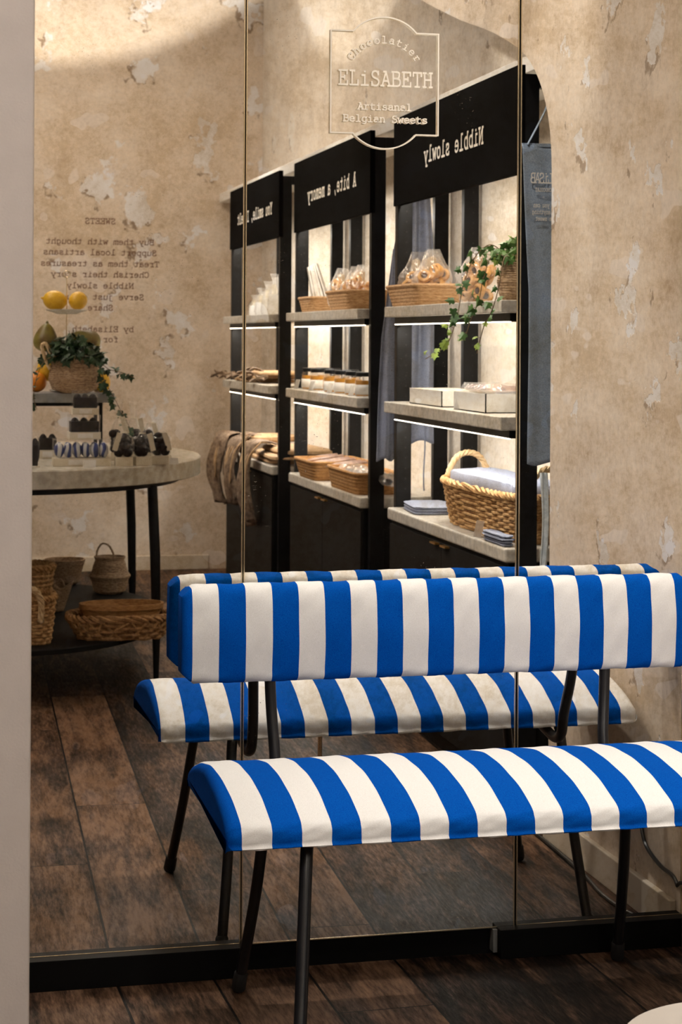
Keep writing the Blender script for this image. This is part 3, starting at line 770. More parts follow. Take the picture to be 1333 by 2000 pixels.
def tray(loc, lx, ly, h, label, rz=0, m_='bamboolight', grp=None, flare=1.18):
    t = thing('woven_tray', label, 'tray', loc, rz, grp)
    n = 40; e = 9
    mb = MB(); rows = 6; pr = []
    for i in range(rows * 2 + 1):
        q = i / (rows * 2); s = 1 + (flare - 1) * q; pr.append((lx / 2 * s + (.0012 if i % 2 else 0), ly / 2 * s + (.0012 if i % 2 else 0), h * q))
    pr += [(p[0] - .005, p[1] - .005, max(.005, p[2])) for p in pr[::-1]]
    mb.loft(pr, n, e); mb.build('weave', M[m_], t, smooth=False)
    rm = MB(); s = flare
    path = [((lx / 2 * s) * math.copysign(abs(math.cos(a)) ** (2 / e), math.cos(a)), (ly / 2 * s) * math.copysign(abs(math.sin(a)) ** (2 / e), math.sin(a)), h) for a in [2 * math.pi * j / 64 for j in range(64)]]
    rm.tube(path, .0045, 6, closed=True, flat=1.3).build('rim', M[m_], t)
    return t
def cookie_bag(loc, label, n=7, rz=0, h=.15, r=.055, grp='bags of ring biscuits', size=.022, jam=True, tall=1.0):
    t = thing('biscuit_bag', label, 'bag of biscuits', loc, rz, grp)
    for i in range(n):
        a = random.uniform(0, 6.28); rr = random.uniform(.25, .62) * r
        p = Vector((rr * math.cos(a), rr * math.sin(a), size * .9 + (i / n) * .085 * tall))
        d = Vector((-1, .9, .3)) + Vector((random.uniform(-.6, .6), random.uniform(-.6, .6), random.uniform(-.6, .6)))
        q = d.to_track_quat('Z', 'Y').to_matrix().to_4x4(); q.translation = p
        cb = MB().loft([(size * .42, size * .42, -.004), (size * .95, size * .95, -.005), (size, size, 0), (size * .9, size * .9, .006), (size * .62, size * .62, .0075), (size * .42, size * .42, .003), (size * .42, size * .42, -.004)], 18, 2, caps=(False, False)).xf(q)
        c = cb.build('biscuit', M['cookie'], t)
        if jam: MB().loft([(size * .43, size * .43, -.002), (size * .43, size * .43, .004)], 14).xf(q).build('jam', M['jam'], c)
    def bag(u, v):
        a = 2 * math.pi * u; z = h * v
        w = r * (1.0 if v < .5 else 1 - (v - .5) * 1.5) * (.8 + .2 * math.sin(min(1, v * 4) * math.pi / 2))
        wy = r * (1 if v < .45 else max(.05, 1 - (v - .45) * 1.9)) * (.8 + .2 * min(1, v * 4))
        wr = 1 + .08 * math.sin(5 * a + v * 9) + .05 * math.sin(11 * a - v * 14)
        if v > .85: w *= 1 + (v - .85) * 2.2
        return (w * wr * math.cos(a), wy * wr * math.sin(a), z)
    MB().grid(bag, 36, 16).build('film', M['filmw'], t, angle=0)
    MB().poly([(-.014, -r * .55, h * .60), (.014, -r * .55, h * .60), (.014, -r * .3, h * .84), (0, -r * .26, h * .87), (-.014, -r * .3, h * .84)], .0006, (0, -1, 0)).build('label_card', M['card'], t, smooth=False)
    return t
def sheet(fn, nu, nv, name, m_, parent=None, th=.0015): return MB().grid(fn, nu, nv).build(name, M[m_], parent, solid=th, angle=0)
def folded_cloth(loc, lx, ly, h, label, rz=0, layers=4, m_='denim', grp='folded grey blue cloths'):
    t = thing('folded_cloth', label, 'cloth', loc, rz, grp)
    mb = MB(); dz = h / layers
    for i in range(layers):
        z0 = i * dz; o_ = random.uniform(-.004, .004)
        mb.loft([(lx / 2 - .006, ly / 2 - .006, z0 + .0003), (lx / 2 + o_, ly / 2 + o_, z0 + dz * .4), (lx / 2 + o_ * .6, ly / 2, z0 + dz * .75), (lx / 2 - .01, ly / 2 - .01, z0 + dz)], 36, 7, wob=.0014)
    mb.build('folded_layers', M[m_], t)
    return t

# ================= unit nearest the mirror: upper shelf
Z1s, Z2s, ZC = 1.303, 1.001, .662
tray((1.60, at_x(838, 1.60), Z1s), .17, .30, .062, 'woven bamboo tray of ring biscuits beside the trailing ivy', 0)
yb1 = at_x(838, 1.60)
for i, (dx, dy, n) in enumerate(((.0, .085, 18), (.02, -.01, 14), (.0, -.10, 12))):
    cookie_bag((1.59 + dx, yb1 + dy, Z1s + .010), ['clear bag of ring biscuits in the tray, next to the ivy leaves', 'clear bag of ring biscuits in the middle of the tray beside the ivy', 'clear bag at the apron end of the tray beside the ivy'][i], n, 0, .165, .058, 'bags of ring biscuits beside the ivy')
cookie_bag((1.60, at_x(935, 1.60), Z1s + .001), 'clear bag of ring biscuits standing on the shelf behind hanging ivy', 22, .3, .16, .062, 'bags of ring biscuits beside the ivy')
# potted ivy
def ivy(loc, label, vines, nl, cr, ch, msz=.028, dark=False, pot=None, handle=False):
    t = thing('potted_ivy', label, 'potted plant', loc)
    seagrass(t, pot, name='basket_pot')
    rt, zt2 = pot[-1]
    MB().loft([(rt * .9, rt * .9, zt2 - .012), (rt * .9, rt * .9, zt2 - .006)], 24).build('soil', M['soil'], t)
    L1, L2, ST = MB(), MB(), MB()
    for i in range(nl):
        a = random.uniform(0, 6.28); rr = cr * math.sqrt(random.random()); hgt = zt2 + ch * (1 - (rr / cr) ** 2) * random.uniform(.2, 1) - .012 * (rr / cr)
        p = Vector((rr * math.cos(a), rr * math.sin(a), hgt))
        add_leaf(L2 if random.random() < .12 and not dark else L1, p, msz * random.uniform(.7, 1.15))
        if i % 3 == 0: ST.tube(smooth_path([(0, 0, zt2 - .012), p * .5 + Vector((0, 0, zt2 * .55)), p], 3), .0011, 5)
    for vn, (path, cnt, ls, yt) in enumerate(vines):
        sp_ = smooth_path([Vector(q) - Vector(loc) for q in path], 8); ST.tube(sp_, .0013, 5)
        for j in range(cnt):
            k = int((j + .5) / cnt * (len(sp_) - 1)); p = sp_[k]
            o_ = Vector((random.uniform(-.018, .003), random.uniform(-.022, .022), random.uniform(-.008, .016)))
            ST.tube([p, p + o_], .0008, 4)
            young = (k / len(sp_) > yt)
            add_leaf(L2 if young else L1, p + o_, ls * random.uniform(.75, 1.2) * (.8 if young else 1), Vector((random.uniform(-.5, .2), random.uniform(-.9, .9), random.uniform(-1, .1))), Vector((-.55, .9, random.uniform(-.1, .7))))
    ST.build('stems', M['stem'], t)
    L1.build('leaves', M['leafd' if dark else 'leaf'], t, smooth=False)
    if L2.v: tag(L2.build('young_leaves', M['leafy'], t, smooth=False), 'yellow green young leaves')
    return t
def W_(u, v, x): return rev(on_x(u, v, x))
px, py = 1.605, at_x(1006, 1.605)
ivy((px, py, Z1s), 'trailing green ivy in a coiled seagrass pot on the upper shelf nearest the mirror',
    [([(px - .02, py, Z1s + .12), W_(958, 478, 1.53), W_(925, 508, 1.49), W_(905, 560, 1.485), W_(895, 612, 1.48), W_(882, 655, 1.48), W_(868, 678, 1.48), W_(832, 701, 1.48)], 26, .026, .62),
     ([(px - .02, py + .01, Z1s + .12), W_(962, 500, 1.52), W_(945, 545, 1.49), W_(935, 590, 1.485), W_(920, 625, 1.48), W_(908, 665, 1.48)], 16, .026, .9),
     ([(px - .02, py + .01, Z1s + .12), W_(985, 505, 1.51), W_(975, 560, 1.485), W_(962, 605, 1.48), W_(945, 640, 1.48), W_(932, 690, 1.48)], 13, .024, .75)],
    64, .062, .06, .026, pot=[(.030, .0), (.043, .02), (.048, .055), (.040, .085), (.034, .10), (.037, .125)])
# middle shelf
def open_box(loc, lx, ly, h, label, rz=0, lid=False):
    t = thing('gift_box', label, 'box', loc, rz)
    mb = MB(); w = .003
    mb.box(-lx / 2, lx / 2, -ly / 2, ly / 2, 0, w); mb.box(-lx / 2, -lx / 2 + w, -ly / 2, ly / 2, 0, h); mb.box(lx / 2 - w, lx / 2, -ly / 2, ly / 2, 0, h)
    mb.box(-lx / 2, lx / 2, -ly / 2, -ly / 2 + w, 0, h); mb.box(-lx / 2, lx / 2, ly / 2 - w, ly / 2, 0, h)
    mb.build('tray', M['paper'], t, smooth=False)
    MB().box(-lx / 2 + w, lx / 2 - w, -ly / 2 + w, ly / 2 - w, h * .86, h * .9).build('insert', M['card'], t, smooth=False)
    return t
open_box((1.61, at_x(850, 1.57), Z2s), .14, .36, .048, 'flat white gift box lying on the middle shelf beside the striped one of packets')
ob = open_box((1.61, at_x(948, 1.58), Z2s), .15, .30, .052, 'long white gift box under a clear packet, nearest the mirror on its shelf')
pk = thing('wafer_packet', 'clear packet of brown wafers lying on top of the long white box', 'packet', (1.61, at_x(948, 1.58), Z2s + .0525))
MB().loft([(.05, .12, 0), (.06, .14, .006), (.058, .135, .014), (.045, .12, .019)], 30, 4, wob=.002).build('wafers', M['crisp'], pk)
MB().loft([(.062, .165, .001), (.066, .175, .01), (.055, .16, .024)], 30, 4, wob=.003).build('film', M['filmw'], pk)
price_stand((1.53, at_x(893, 1.53), Z2s), 'clear price holder in front of the long white box')
# counter: big willow basket
bx, byy = 1.655, MY - 5.08
wb = thing('willow_basket', 'large golden willow basket with two rope handles holding folded blue cloths', 'basket', (bx, byy, ZC))
wicker(wb, .092, .345, .112, .385, .122, 14, 46, .0034, 3.4, rimr=.0075)
for sy in (-1, 1):
    yy_ = sy * .368
    rope([(-.062, yy_, .060), (-.064, yy_, .115), (-.058, yy_, .150), (-.034, yy_, .188), (0, yy_, .200), (.034, yy_, .188), (.058, yy_, .150), (.064, yy_, .115), (.062, yy_, .060)], .0085, 46).build('handle', M['rope'], wb)
cl = thing('folded_cloth', 'stack of grey blue linen cloths lying inside the large willow basket', 'cloth', (bx, byy, ZC + .02), 0, 'folded grey blue cloths')
MB().loft([(.080, .29, 0), (.088, .30, .05), (.090, .315, .110), (.088, .312, .128), (.084, .305, .134), (.05, .27, .140)], 48, 7, wob=.0022).build('folded_layers', M['denim'], cl)
folded_cloth((1.605, MY - 5.70, ZC), .14, .24, .026, 'folded grey blue cloth on the counter at the apron side of the willow basket', .1, 3)
folded_cloth((1.535, MY - 4.78, ZC), .034, .18, .030, 'folded blue cloths in front of the willow basket, nearest the mirror', 0, 4)
price_stand((1.526, at_x(934, 1.526), ZC), 'clear price holder leaning at the front of the large willow basket', h=.045, w=.036)

# ================= aprons
def apron(x0, x1, y, z0, z1, label, m_, text=False, fold=.012, seed=0, taper=.35, bias=0, strap=True, amp=2.6, drift=0):
    t = thing('apron', label, 'apron', ((x0 + x1) / 2, y, 0), 0)
    rnd = random.Random(seed); ph = [rnd.uniform(0, 6) for _ in range(3)]
    def fn(u, v):
        z = z1 + (z0 - z1) * v
        w = (x1 - x0) * (1 - taper * (1 - min(1, v * 2.4)) )
        x = (u - .5) * w + bias * (1 - v) + drift * min(1, v * 2.2)
        f = fold * (.3 + .7 * min(1, v * 1.6))
        yy = f * math.sin(u * 2 * math.pi * amp + ph[0] + v * 1.4) + f * .5 * math.sin(u * 17 + ph[1] - v * 3) + fold * .3 * math.sin(v * 9 + ph[2] + u * 3)
        return (x, yy, z + .006 * math.sin(u * 9 + ph[1]) * v)
    sheet(fn, 40, 60, 'cloth', m_, t, .0018)
    MB().box(-(x1 - x0) * .5 * (1 - taper) + bias, (x1 - x0) * .5 * (1 - taper) + bias, -.004 + fn(.5, 0)[1], .004 + fn(.5, 0)[1], z1 - .004, z1 + .004).build('hem', M[m_], t, smooth=False)
    if strap:
        w = (x1 - x0) * .5 * (1 - taper)
        MB().tube(smooth_path([(-w * .8 + bias, 0, z1), (-w * .3 + bias + .01, .005, z1 + .09), (bias + .02, 0, z1 + .17), (w * .3 + bias + .02, -.005, z1 + .09), (w * .8 + bias, 0, z1)], 6), .009, 8, flat=.25).build('neck_strap', M[m_], t)
    return t, fn
ap, fn = apron(1.528, 1.68, MY - 4.590, .885, 1.697, 'faded blue denim apron printed in white, hanging at the near end of the shelves', 'denim2', fold=.006, seed=3, taper=.05, amp=1.3, drift=.022)
X_, Z_, N_ = Vector((-.62, 0, 0)), Vector((0, 0, 1)), Vector((0, 1, 0))
for s_, x_, z, cap, pc in (('ELiSAB', -.027, 1.600, .024, 4.7), ('CHOCOLAT', -.030, 1.578, .0085, 6.3), ('-', -.030, 1.560, .009, 6), ('If you can', -.026, 1.538, .010, 6), ('be anything', -.026, 1.521, .010, 6), ('be sweet', -.026, 1.504, .010, 6)):
    mb = MB(); write(mb, s_, Vector((x_ + .012, .0105, z)), X_, Z_, N_, cap, .85, pc, depth=.0006)
    mb.build('printed_lettering', M['paper'], ap, smooth=False)
apron(1.530, 1.60, MY - 6.085, .80, 1.50, 'grey blue linen apron bunched in front of the gap, its corner hanging low', 'denim', seed=5, fold=.012, taper=.75, amp=1.2, bias=.03)
ap2, _ = apron(1.60, 1.72, MY - 6.045, .86, 1.80, 'long grey blue linen apron with a dangling tie, between two shelf units', 'denim', seed=9, fold=.014, taper=.45, amp=2.2)
MB().tube(smooth_path([(.02, .012, .95), (.022, .014, .85), (.018, .014, .76), (.02, .012, .70)], 5), .007, 8, flat=.2).build('tie', M['denim'], ap2)
sheet(lambda u, v: (1.603 + (u - .5) * .02 + .006 * math.sin(v * 7), MY - 4.615 + .004 * math.sin(u * 9 + v * 5), .86 - v * .56), 10, 30, 'hanging_cloth', 'pale').data
tag(C.objects['hanging_cloth'], 'narrow pale washed cloth hanging below the denim apron', 'cloth')

# ================= middle unit
t2 = tray((1.595, at_x(628, 1.59), Z1s), .13, .20, .055, 'small woven tray with paper sticks behind, apart from the biscuits', 0, grp=None)
t3 = tray((1.60, at_x(693, 1.58), Z1s), .16, .30, .066, 'deep woven tray heaped with bagged biscuits on the middle unit')
for i, (dx, u) in enumerate(((.0, 668), (.01, 690), (.0, 708))):
    cookie_bag((1.60 + dx, at_x(u, 1.60), Z1s + .012), ['clear bag of biscuits at the paper stick end of the heaped tray', 'clear bag of biscuits in the middle of the heaped tray', 'clear bag of biscuits at the apron end of the heaped tray'][i], 8, 0, .15, .055, 'bags of biscuits on the middle unit', size=.02, jam=False)
for i in range(5):
    yv = at_x(612, 1.60)
    e_ = MB().poly([(-.035, 0, 0), (.035, 0, 0), (.035, 0, .17), (.028, 0, .185 + i * .006), (-.028, 0, .185 + i * .006), (-.035, 0, .17)], .006, (0, 1, 0))
    o = e_.build('paper_sleeve', M['paper'], loc=(1.615 + i * .017, yv - .04, Z1s + .002), rot=(0, R(11 + i * 1.5), R(82 - i * 3)), smooth=False)
    o.rotation_euler = (R(10 + i * 2.0), 0, R(-82 + i * 3))
    tag(o, 'upright white paper sleeve, %s from the shelf edge, leaning on the middle unit' % ORD[i], 'paper sleeve', 'leaning paper sleeves')
# jars
def jar(loc, label, grp):
    t = thing('honey_jar', label, 'jar', loc, 0, grp)
    MB().loft([(.026, .026, 0), (.031, .031, .003), (.032, .032, .03), (.032, .032, .058), (.028, .028, .066), (.027, .027, .072)], 28).build('glass', M['film'], t)
    MB().loft([(.028, .028, .003), (.0305, .0305, .006), (.0305, .0305, .056)], 24).build('honey', M['honey'], t)
    MB().loft([(.029, .029, .070), (.030, .030, .071), (.030, .030, .083), (.028, .028, .085)], 28).build('lid', M['black'], t)
    lb = MB(); r_ = .0326
    lb.grid(lambda u, v: (r_ * math.cos(R(70 + 200 * u)), r_ * math.sin(R(70 + 200 * u)), .008 + .034 * v), 20, 2)
    lb.build('paper_label', M['paper'], t, solid=.0005)
    return t
j0 = None
JARS = [(606, 1.56), (623, 1.555), (650, 1.555), (671, 1.555), (692, 1.555), (713, 1.552), (630, 1.62), (652, 1.62), (686, 1.62)]
for i, (u, x) in enumerate(JARS):
    y = at_x(u, x); front = x < 1.57
    n_ = [w for w in sorted([(u2, x2) for u2, x2 in JARS if (x2 < 1.57) == front])].index((u, x))
    lb = 'black lidded glass jar of golden honey, %s in the %s row from the far end' % (ORD[n_], 'front' if front else 'back')
    if j0 is None: j0 = jar((x, y, Z2s), lb, 'honey jars on the middle shelf'); continue
    c = copy_tree(j0); c.location = (x, y, Z2s); c['label'] = lb
    if not front: c['group'] = 'honey jars in the back row'
for u, n_ in ((578, 'clear price holder at the far end before the honey jars'), (607, 'clear price holder before the first honey jar'), (643, 'clear price holder before the middle honey jars'), (685, 'clear price holder before the honey jars nearest the mirror')):
    price_stand((1.515, at_x(u, 1.515), Z2s), n_, h=.038)
# counter trays
tr = tray((1.62, at_x(640, 1.60), ZC), .20, .30, .070, 'woven wooden tray of brown wafer packets on the middle counter', 0, 'bamboo')
tr2 = tray((1.60, at_x(700, 1.58), ZC), .15, .42, .072, 'orange brown wooden tray of silvery packets on the middle counter', 0, 'bamboo', flare=1.12)
for i in range(6):
    y = at_x(625 + i * 11, 1.62)
    o = MB().loft([(.07, .022, 0), (.074, .026, .006), (.07, .022, .014)], 20, 4, wob=.001).build('wafer_packet', M['crisp'], loc=(1.625, y, ZC + .058 + .002 * (i % 2)), rot=(R(10), R(-8), R(12)))
    tag(o, 'brown wafer packet in the woven wooden tray, %s from its far end' % ORD[i], 'packet', 'wafer packets in the wooden tray')
for i in range(6):
    y = at_x(690 + i * 14, 1.60)
    o = MB().loft([(.05, .02, 0), (.056, .03, .012), (.045, .024, .03), (.02, .01, .038)], 16, 3, wob=.004).build('sweet_packet', M['filmw'], loc=(1.60, y, ZC + .045), rot=(0, 0, R(20 * i)))
    tag(o, 'crinkled silvery packet, %s from the far end of the orange brown tray' % ORD[i], 'packet', 'silvery packets in the wooden tray')
    MB().loft([(.03, .012, .003), (.034, .018, .012), (.02, .01, .02)], 12, 2.4, wob=.002).build('sweets', M['choc'], o)

# ================= far unit
for i in range(7):
    y = at_x(503 + i * 6.5, 1.62); hh = .10 + .014 * i
    t = thing('clear_bag', 'clear bag of white sweets on the far upper shelf, %s from the lettered wall' % ORD[i], 'bag of sweets', (1.61 + .02 * (i % 2), y, Z1s), 0, 'clear bags on the far upper shelf')
    MB().loft([(.03, .022, .001), (.036, .028, .02), (.032, .024, hh * .5), (.012, .010, hh * .8), (.024, .006, hh)], 20, 2.2, wob=.002).build('film', M['filmw'], t)
    MB().loft([(.026, .018, .004), (.031, .023, .02), (.026, .02, hh * .5)], 16, 2.2, wob=.002).build('sweets', M['paper'], t)
    MB().box(-.010, .010, -.030, -.0285, hh * .3, hh * .75).build('tag', M['card'], t, smooth=False)
def tote(loc, lx, ly, h, label, rz=0, straps=2, hang=.0, m_='kraft', spread=1.0):
    t = thing('jute_tote_bag', label, 'tote bag', loc, rz, None)
    MB().loft([(lx / 2 - .01, ly / 2 - .01, .0005), (lx / 2, ly / 2, h * .3), (lx / 2 - .002, ly / 2, h * .7), (lx / 2 - .015, ly / 2 - .02, h)], 40, 6, wob=.0015).build('folded_body', M[m_], t)
    for k in range(straps):
        y = (k - (straps - 1) / 2) * ly * .35 * spread + random.uniform(-.01, .01); z = h * .85
        if hang:
            hx = -lx / 2
            pts = [(hx + .05, y - .05, h + .002), (hx - .004, y - .045, h * .9), (hx - .022, y - .04, -.02), (hx - .018, y - .03, -hang * .7), (hx - .02, y, -hang), (hx - .018, y + .03, -hang * .7), (hx - .024, y + .035, -.02), (hx - .004, y + .04, h * .9), (hx + .05, y + .05, h + .002)]
        else:
            pts = [(-lx / 2 + .03, y - .05, h), (-lx / 2 - .0, y - .04, h + .012), (-lx / 2 - .018, y, h * .6 + .012), (-lx / 2, y + .04, h + .014), (-lx / 2 + .03, y + .05, h)]
        MB().tube(smooth_path(pts, 6), .011, 8, flat=.3).build('strap', M['jute'], t)
    return t
tote((1.63, at_x(505, 1.60), Z2s), .22, .50, .016, 'bottom jute bag in the pile on the far unit middle shelf')
tote((1.63, at_x(512, 1.60), Z2s + .0175), .21, .48, .016, 'second jute bag up in the pile on the far unit middle shelf')
tote((1.64, at_x(522, 1.60), Z2s + .035), .20, .40, .018, 'top jute bag in the pile on the far unit middle shelf', .06)
def rolled(loc, label, r=.028, L=.09):
    t = thing('rolled_strap', label, 'strap', loc)
    pts = []
    for i in range(60):
        a = i / 59 * 5.2 * math.pi; rr = r * (.25 + .75 * i / 59); pts.append((rr * math.cos(a), 0, r + rr * math.sin(a)))
    MB().tube(pts, .004, 6).build('coil', M['jute'], t)
    return t
for i, u in enumerate((438, 455, 470, 500, 518)):
    o = MB().tube(smooth_path([(0, -.045, .004), (-.03, -.03, .018), (-.045, 0, .008), (-.028, .035, .022), (.01, .03, .034), (.02, -.01, .02), (-.015, -.02, .03), (-.03, .01, .036)], 6), .010, 8, flat=.35).build('bag_strap', M['jute'], loc=(1.535, at_x(u, 1.55), Z2s + .001))
    tag(o, 'coiled brown jute strap on the far middle shelf, %s from the lettered wall' % ORD[i], 'strap', 'coiled jute straps')
# counter: kraft totes with straps and cloth hanging over the edge
tote((1.66, at_x(560, 1.66), ZC), .26, .70, .020, 'lowest flat kraft tote on the far counter', 0, 0)
tote((1.66, at_x(575, 1.67), ZC + .021), .26, .62, .022, 'second flat kraft tote up on the far counter', .05, 0)
tote((1.67, at_x(590, 1.69), ZC + .044), .22, .52, .026, 'third kraft tote up on the far counter, reaching toward the middle unit', -.05, 0)
tote((1.64, at_x(480, 1.60), ZC + .044), .24, .36, .030, 'puffy kraft tote on the far counter with straps hanging over the edge', .03, 3, .15)
tote((1.64, at_x(520, 1.62), ZC + .071), .22, .26, .030, 'topmost kraft tote on the far counter with straps over its edge', -.04, 2, .17)
def draped(u0, label, seed, wd=.16, z0=.40, top=.74):
    t = thing('draped_jute_bag', label, 'jute bag', (1.50, at_x(u0, 1.5), 0))
    rnd = random.Random(seed); p1, p2, p3 = (rnd.uniform(0, 6) for _ in range(3))
    def fn(u, v):
        s = v; y = (u - .5) * wd * (1 - .35 * s) + .01 * math.sin(v * 6 + p3)
        bul = .018 * math.sin(u * 26 + p1 + v * 2) + .010 * math.sin(u * 47 + p2 - v * 4)
        if v < .25: q = v / .25; x = .09 - .11 * q; z = top + .03 * math.sin(q * 2.4) - .03 * q
        else: q = (v - .25) / .75; x = -.02 - .03 * math.sin(q * 3.1) + .01 * q; z = top - .03 - (top - .03 - z0) * q - .03 * abs(math.sin(u * 5 + p1)) * q
        return (x + bul * (.4 + v * .6), y, z)
    sheet(fn, 60, 36, 'cloth', 'jute', t, .003)
    for k in range(2):
        y = (k - .5) * wd * .5
        MB().tube(smooth_path([(.02, y - .03, top + .012), (-.035, y - .025, top - .05), (-.052, y - .01, top - .14), (-.05, y + .012, top - .19), (-.052, y + .03, top - .13), (-.034, y + .035, top - .05), (.02, y + .03, top + .012)], 6), .010, 8, flat=.35).build('strap', M['kraft'], t)
    return t
draped(437, 'brown jute bag draped over the far counter edge, nearest the lettered wall', 2, .30, .44)
draped(468, 'brown jute bag draped over the far counter edge, middle of three', 4, .22, .47)
draped(497, 'brown jute bag draped lowest over the far counter edge, nearest the post', 6, .20, .41)

# ================= round table
TX, TY = .36, MY - 7.06
tb = thing('table', 'oval marble topped table on slim black legs with a low black shelf', 'table', (TX, TY, 0))
MB().loft([(.713, .893, .706), (.72, .90, .709), (.72, .90, .766), (.717, .897, .770)], 120).build('tabletop', M['tmarble'], tb, angle=30)
MB().loft([(.645, .82, .684), (.645, .82, .706)], 100).build('support_ring', M['black'], tb, angle=30)
MB().loft([(.596, .896, .172), (.600, .900, .174), (.600, .900, .188), (.597, .897, .190)], 120).build('lower_shelf', M['blackwood'], tb, angle=30)
for lx_, ly_ in ((.497, .555), (.545, -.555), (-.497, -.555), (-.545, .555)):
    MB().tube([(lx_ * .97, ly_ * .97, .69), (lx_ * .99, ly_ * .99, .45), (lx_, ly_, .2), (lx_, ly_, 0)], [.0175, .018, .015, .0085], 16).build('leg', M['black'], tb)
ZT, ZL = .770, .190
def T(u, v, z=ZT): p = rev(on_z(u, v, z)); return (p.x, p.y, z)
# riser
def TT(u, d, z=ZT):    # on the table: column u, at mirror-image depth d
    p = on_y(u, CY, d); return (p.x, MY - d, z)
rz0 = TT(128, 6.88); RH = .232
rs = thing('riser', 'grey slate riser on a black frame standing on the marble table', 'stand', rz0)
MB().box(-.23, .165, -.12, .12, RH - .034, RH).build('slab', M['gslab'], rs, smooth=False, bevel=.003)
fm = MB(); fm.box(-.20, .125, -.10, -.088, RH - .046, RH - .034).box(-.20, .125, .088, .10, RH - .046, RH - .034)
fm.build('frame', M['black'], rs, smooth=False)
for x in (-.20, .113):
    for y in (-.1, .088): MB().box(x, x + .012, y, y + .012, 0, RH - .046).build('leg', M['black'], rs, smooth=False)
ZR = ZT + RH
# cake stand behind the plant
cs = thing('cake_stand', 'two tier cake stand with white plates and a thin steel rod', 'cake stand', TT(130, 6.93, ZR))
lathe_obj([(.04, 0), (.06, .004), (.06, .008), (.02, .010)], 'foot', 'ceramic', cs)
for z, r_ in ((.142, .082), (.295, .074)):
    pz = z
    lathe_obj([(.006, pz - .012), (.035, pz - .012), (.045, pz - .008), (r_, pz + .001), (r_ + .001, pz + .004), (.04, pz - .002), (.006, pz - .002)], 'plate', 'ceramic', cs, 40)
MB().tube([(0, 0, 0), (0, 0, .415)], .0022, 10).build('rod', M['glassedge'], cs)
MB().tube([(math.cos(a) * .012, 0, .427 + math.sin(a) * .012) for a in [6.283 * i / 20 for i in range(20)]], .0022, 8, closed=True).build('ring', M['glassedge'], cs)
L0 = TT(130, 6.93, ZR)
def fruit(name, m_, loc, rot, label, cat, grp, r=.036, sh=(1, 1, 1.2), top=.0, tip=.008):
    mb = blob(r, sh, top=top); 
    mb.tube([(0, 0, r * sh[2] * .96), (0, 0, r * sh[2] + tip)], [.006, .003], 8)
    o = mb.build(name, M[m_], loc=loc, rot=rot, angle=0); return tag(o, label, cat, grp)
fruit('lemon', 'lemon', (L0[0] - .045, L0[1] + .035, ZR + .295 + .036), (0, R(-80), 0), 'yellow lemon on the top plate, its tip pointing to the left wall end', 'lemon', None)
fruit('lemon', 'lemon', (L0[0] + .038, L0[1] + .03, ZR + .295 + .036), (R(75), 0, R(25)), 'yellow lemon on the top plate, nearer the lettering', 'lemon', None, .033)
fruit('pear', 'pear', (L0[0] - .075, L0[1] + .01, ZR + .142 + .055), (0, R(5), 0), 'upright green pear on the lower plate behind the ivy', 'pear', None, .042, (1, 1, 1.25), .35)
fruit('pear', 'pear', (L0[0] + .07, L0[1] + .01, ZR + .142 + .044), (0, R(-62), 0), 'green pear lying on the lower plate beside the ivy leaves', 'pear', None, .042, (1, 1, 1.25), .35)
for i, (u, dz, m_, lb) in enumerate(((72, 0, 'orange', 'orange sitting on the slate riser at the pale wall end'), (92, .045, 'lemon', 'yellow lemon resting atop the oranges behind the planter'), (197, 0, 'lemon', 'yellow lemon on the slate riser, right beside the planter'), (58, .0, 'orange', 'orange on the riser almost hidden by the pale wall end'))):
    q = TT(u, 6.90 if i != 1 else 6.93, ZR); fruit('lemon' if m_ == 'lemon' else 'orange', m_, (q[0], q[1], ZR + .036 + dz), (R(20), 0, 0), lb, 'lemon' if m_ == 'lemon' else 'orange', None, .036, (1, 1, 1.0 if m_ == 'orange' else 1.2))
# planter with dark ivy
q = TT(146, 6.80, ZR)
def Q(u, v, d=6.70): p = on_y(u, v, d); return (p.x, MY - d, p.z)
pi = ivy((q[0], q[1], ZR), 'dark green ivy in a seagrass planter with a looped handle on the slate riser',
    [([(q[0], q[1], ZR + .14), Q(190, 715), Q(205, 745), Q(222, 775), Q(243, 815), Q(262, 850, 6.6)], 26, .028, 2),
     ([(q[0], q[1], ZR + .14), Q(195, 710), Q(215, 722), Q(240, 728), Q(262, 738)], 16, .026, 2),
     ([(q[0], q[1], ZR + .14), Q(95, 700), Q(78, 720), Q(70, 745), Q(66, 775), Q(72, 800)], 9, .026, 2)],
    210, .112, .085, .034, True, [(.048, 0), (.078, .012), (.092, .05), (.086, .085), (.078, .125), (.082, .135)])
rope([(-.080, .01, .11), (-.092, .03, .15), (-.105, .035, .175), (-.118, .03, .165), (-.105, .025, .12), (-.088, .02, .085)], .006, 30).build('handle', M['rope'], pi)
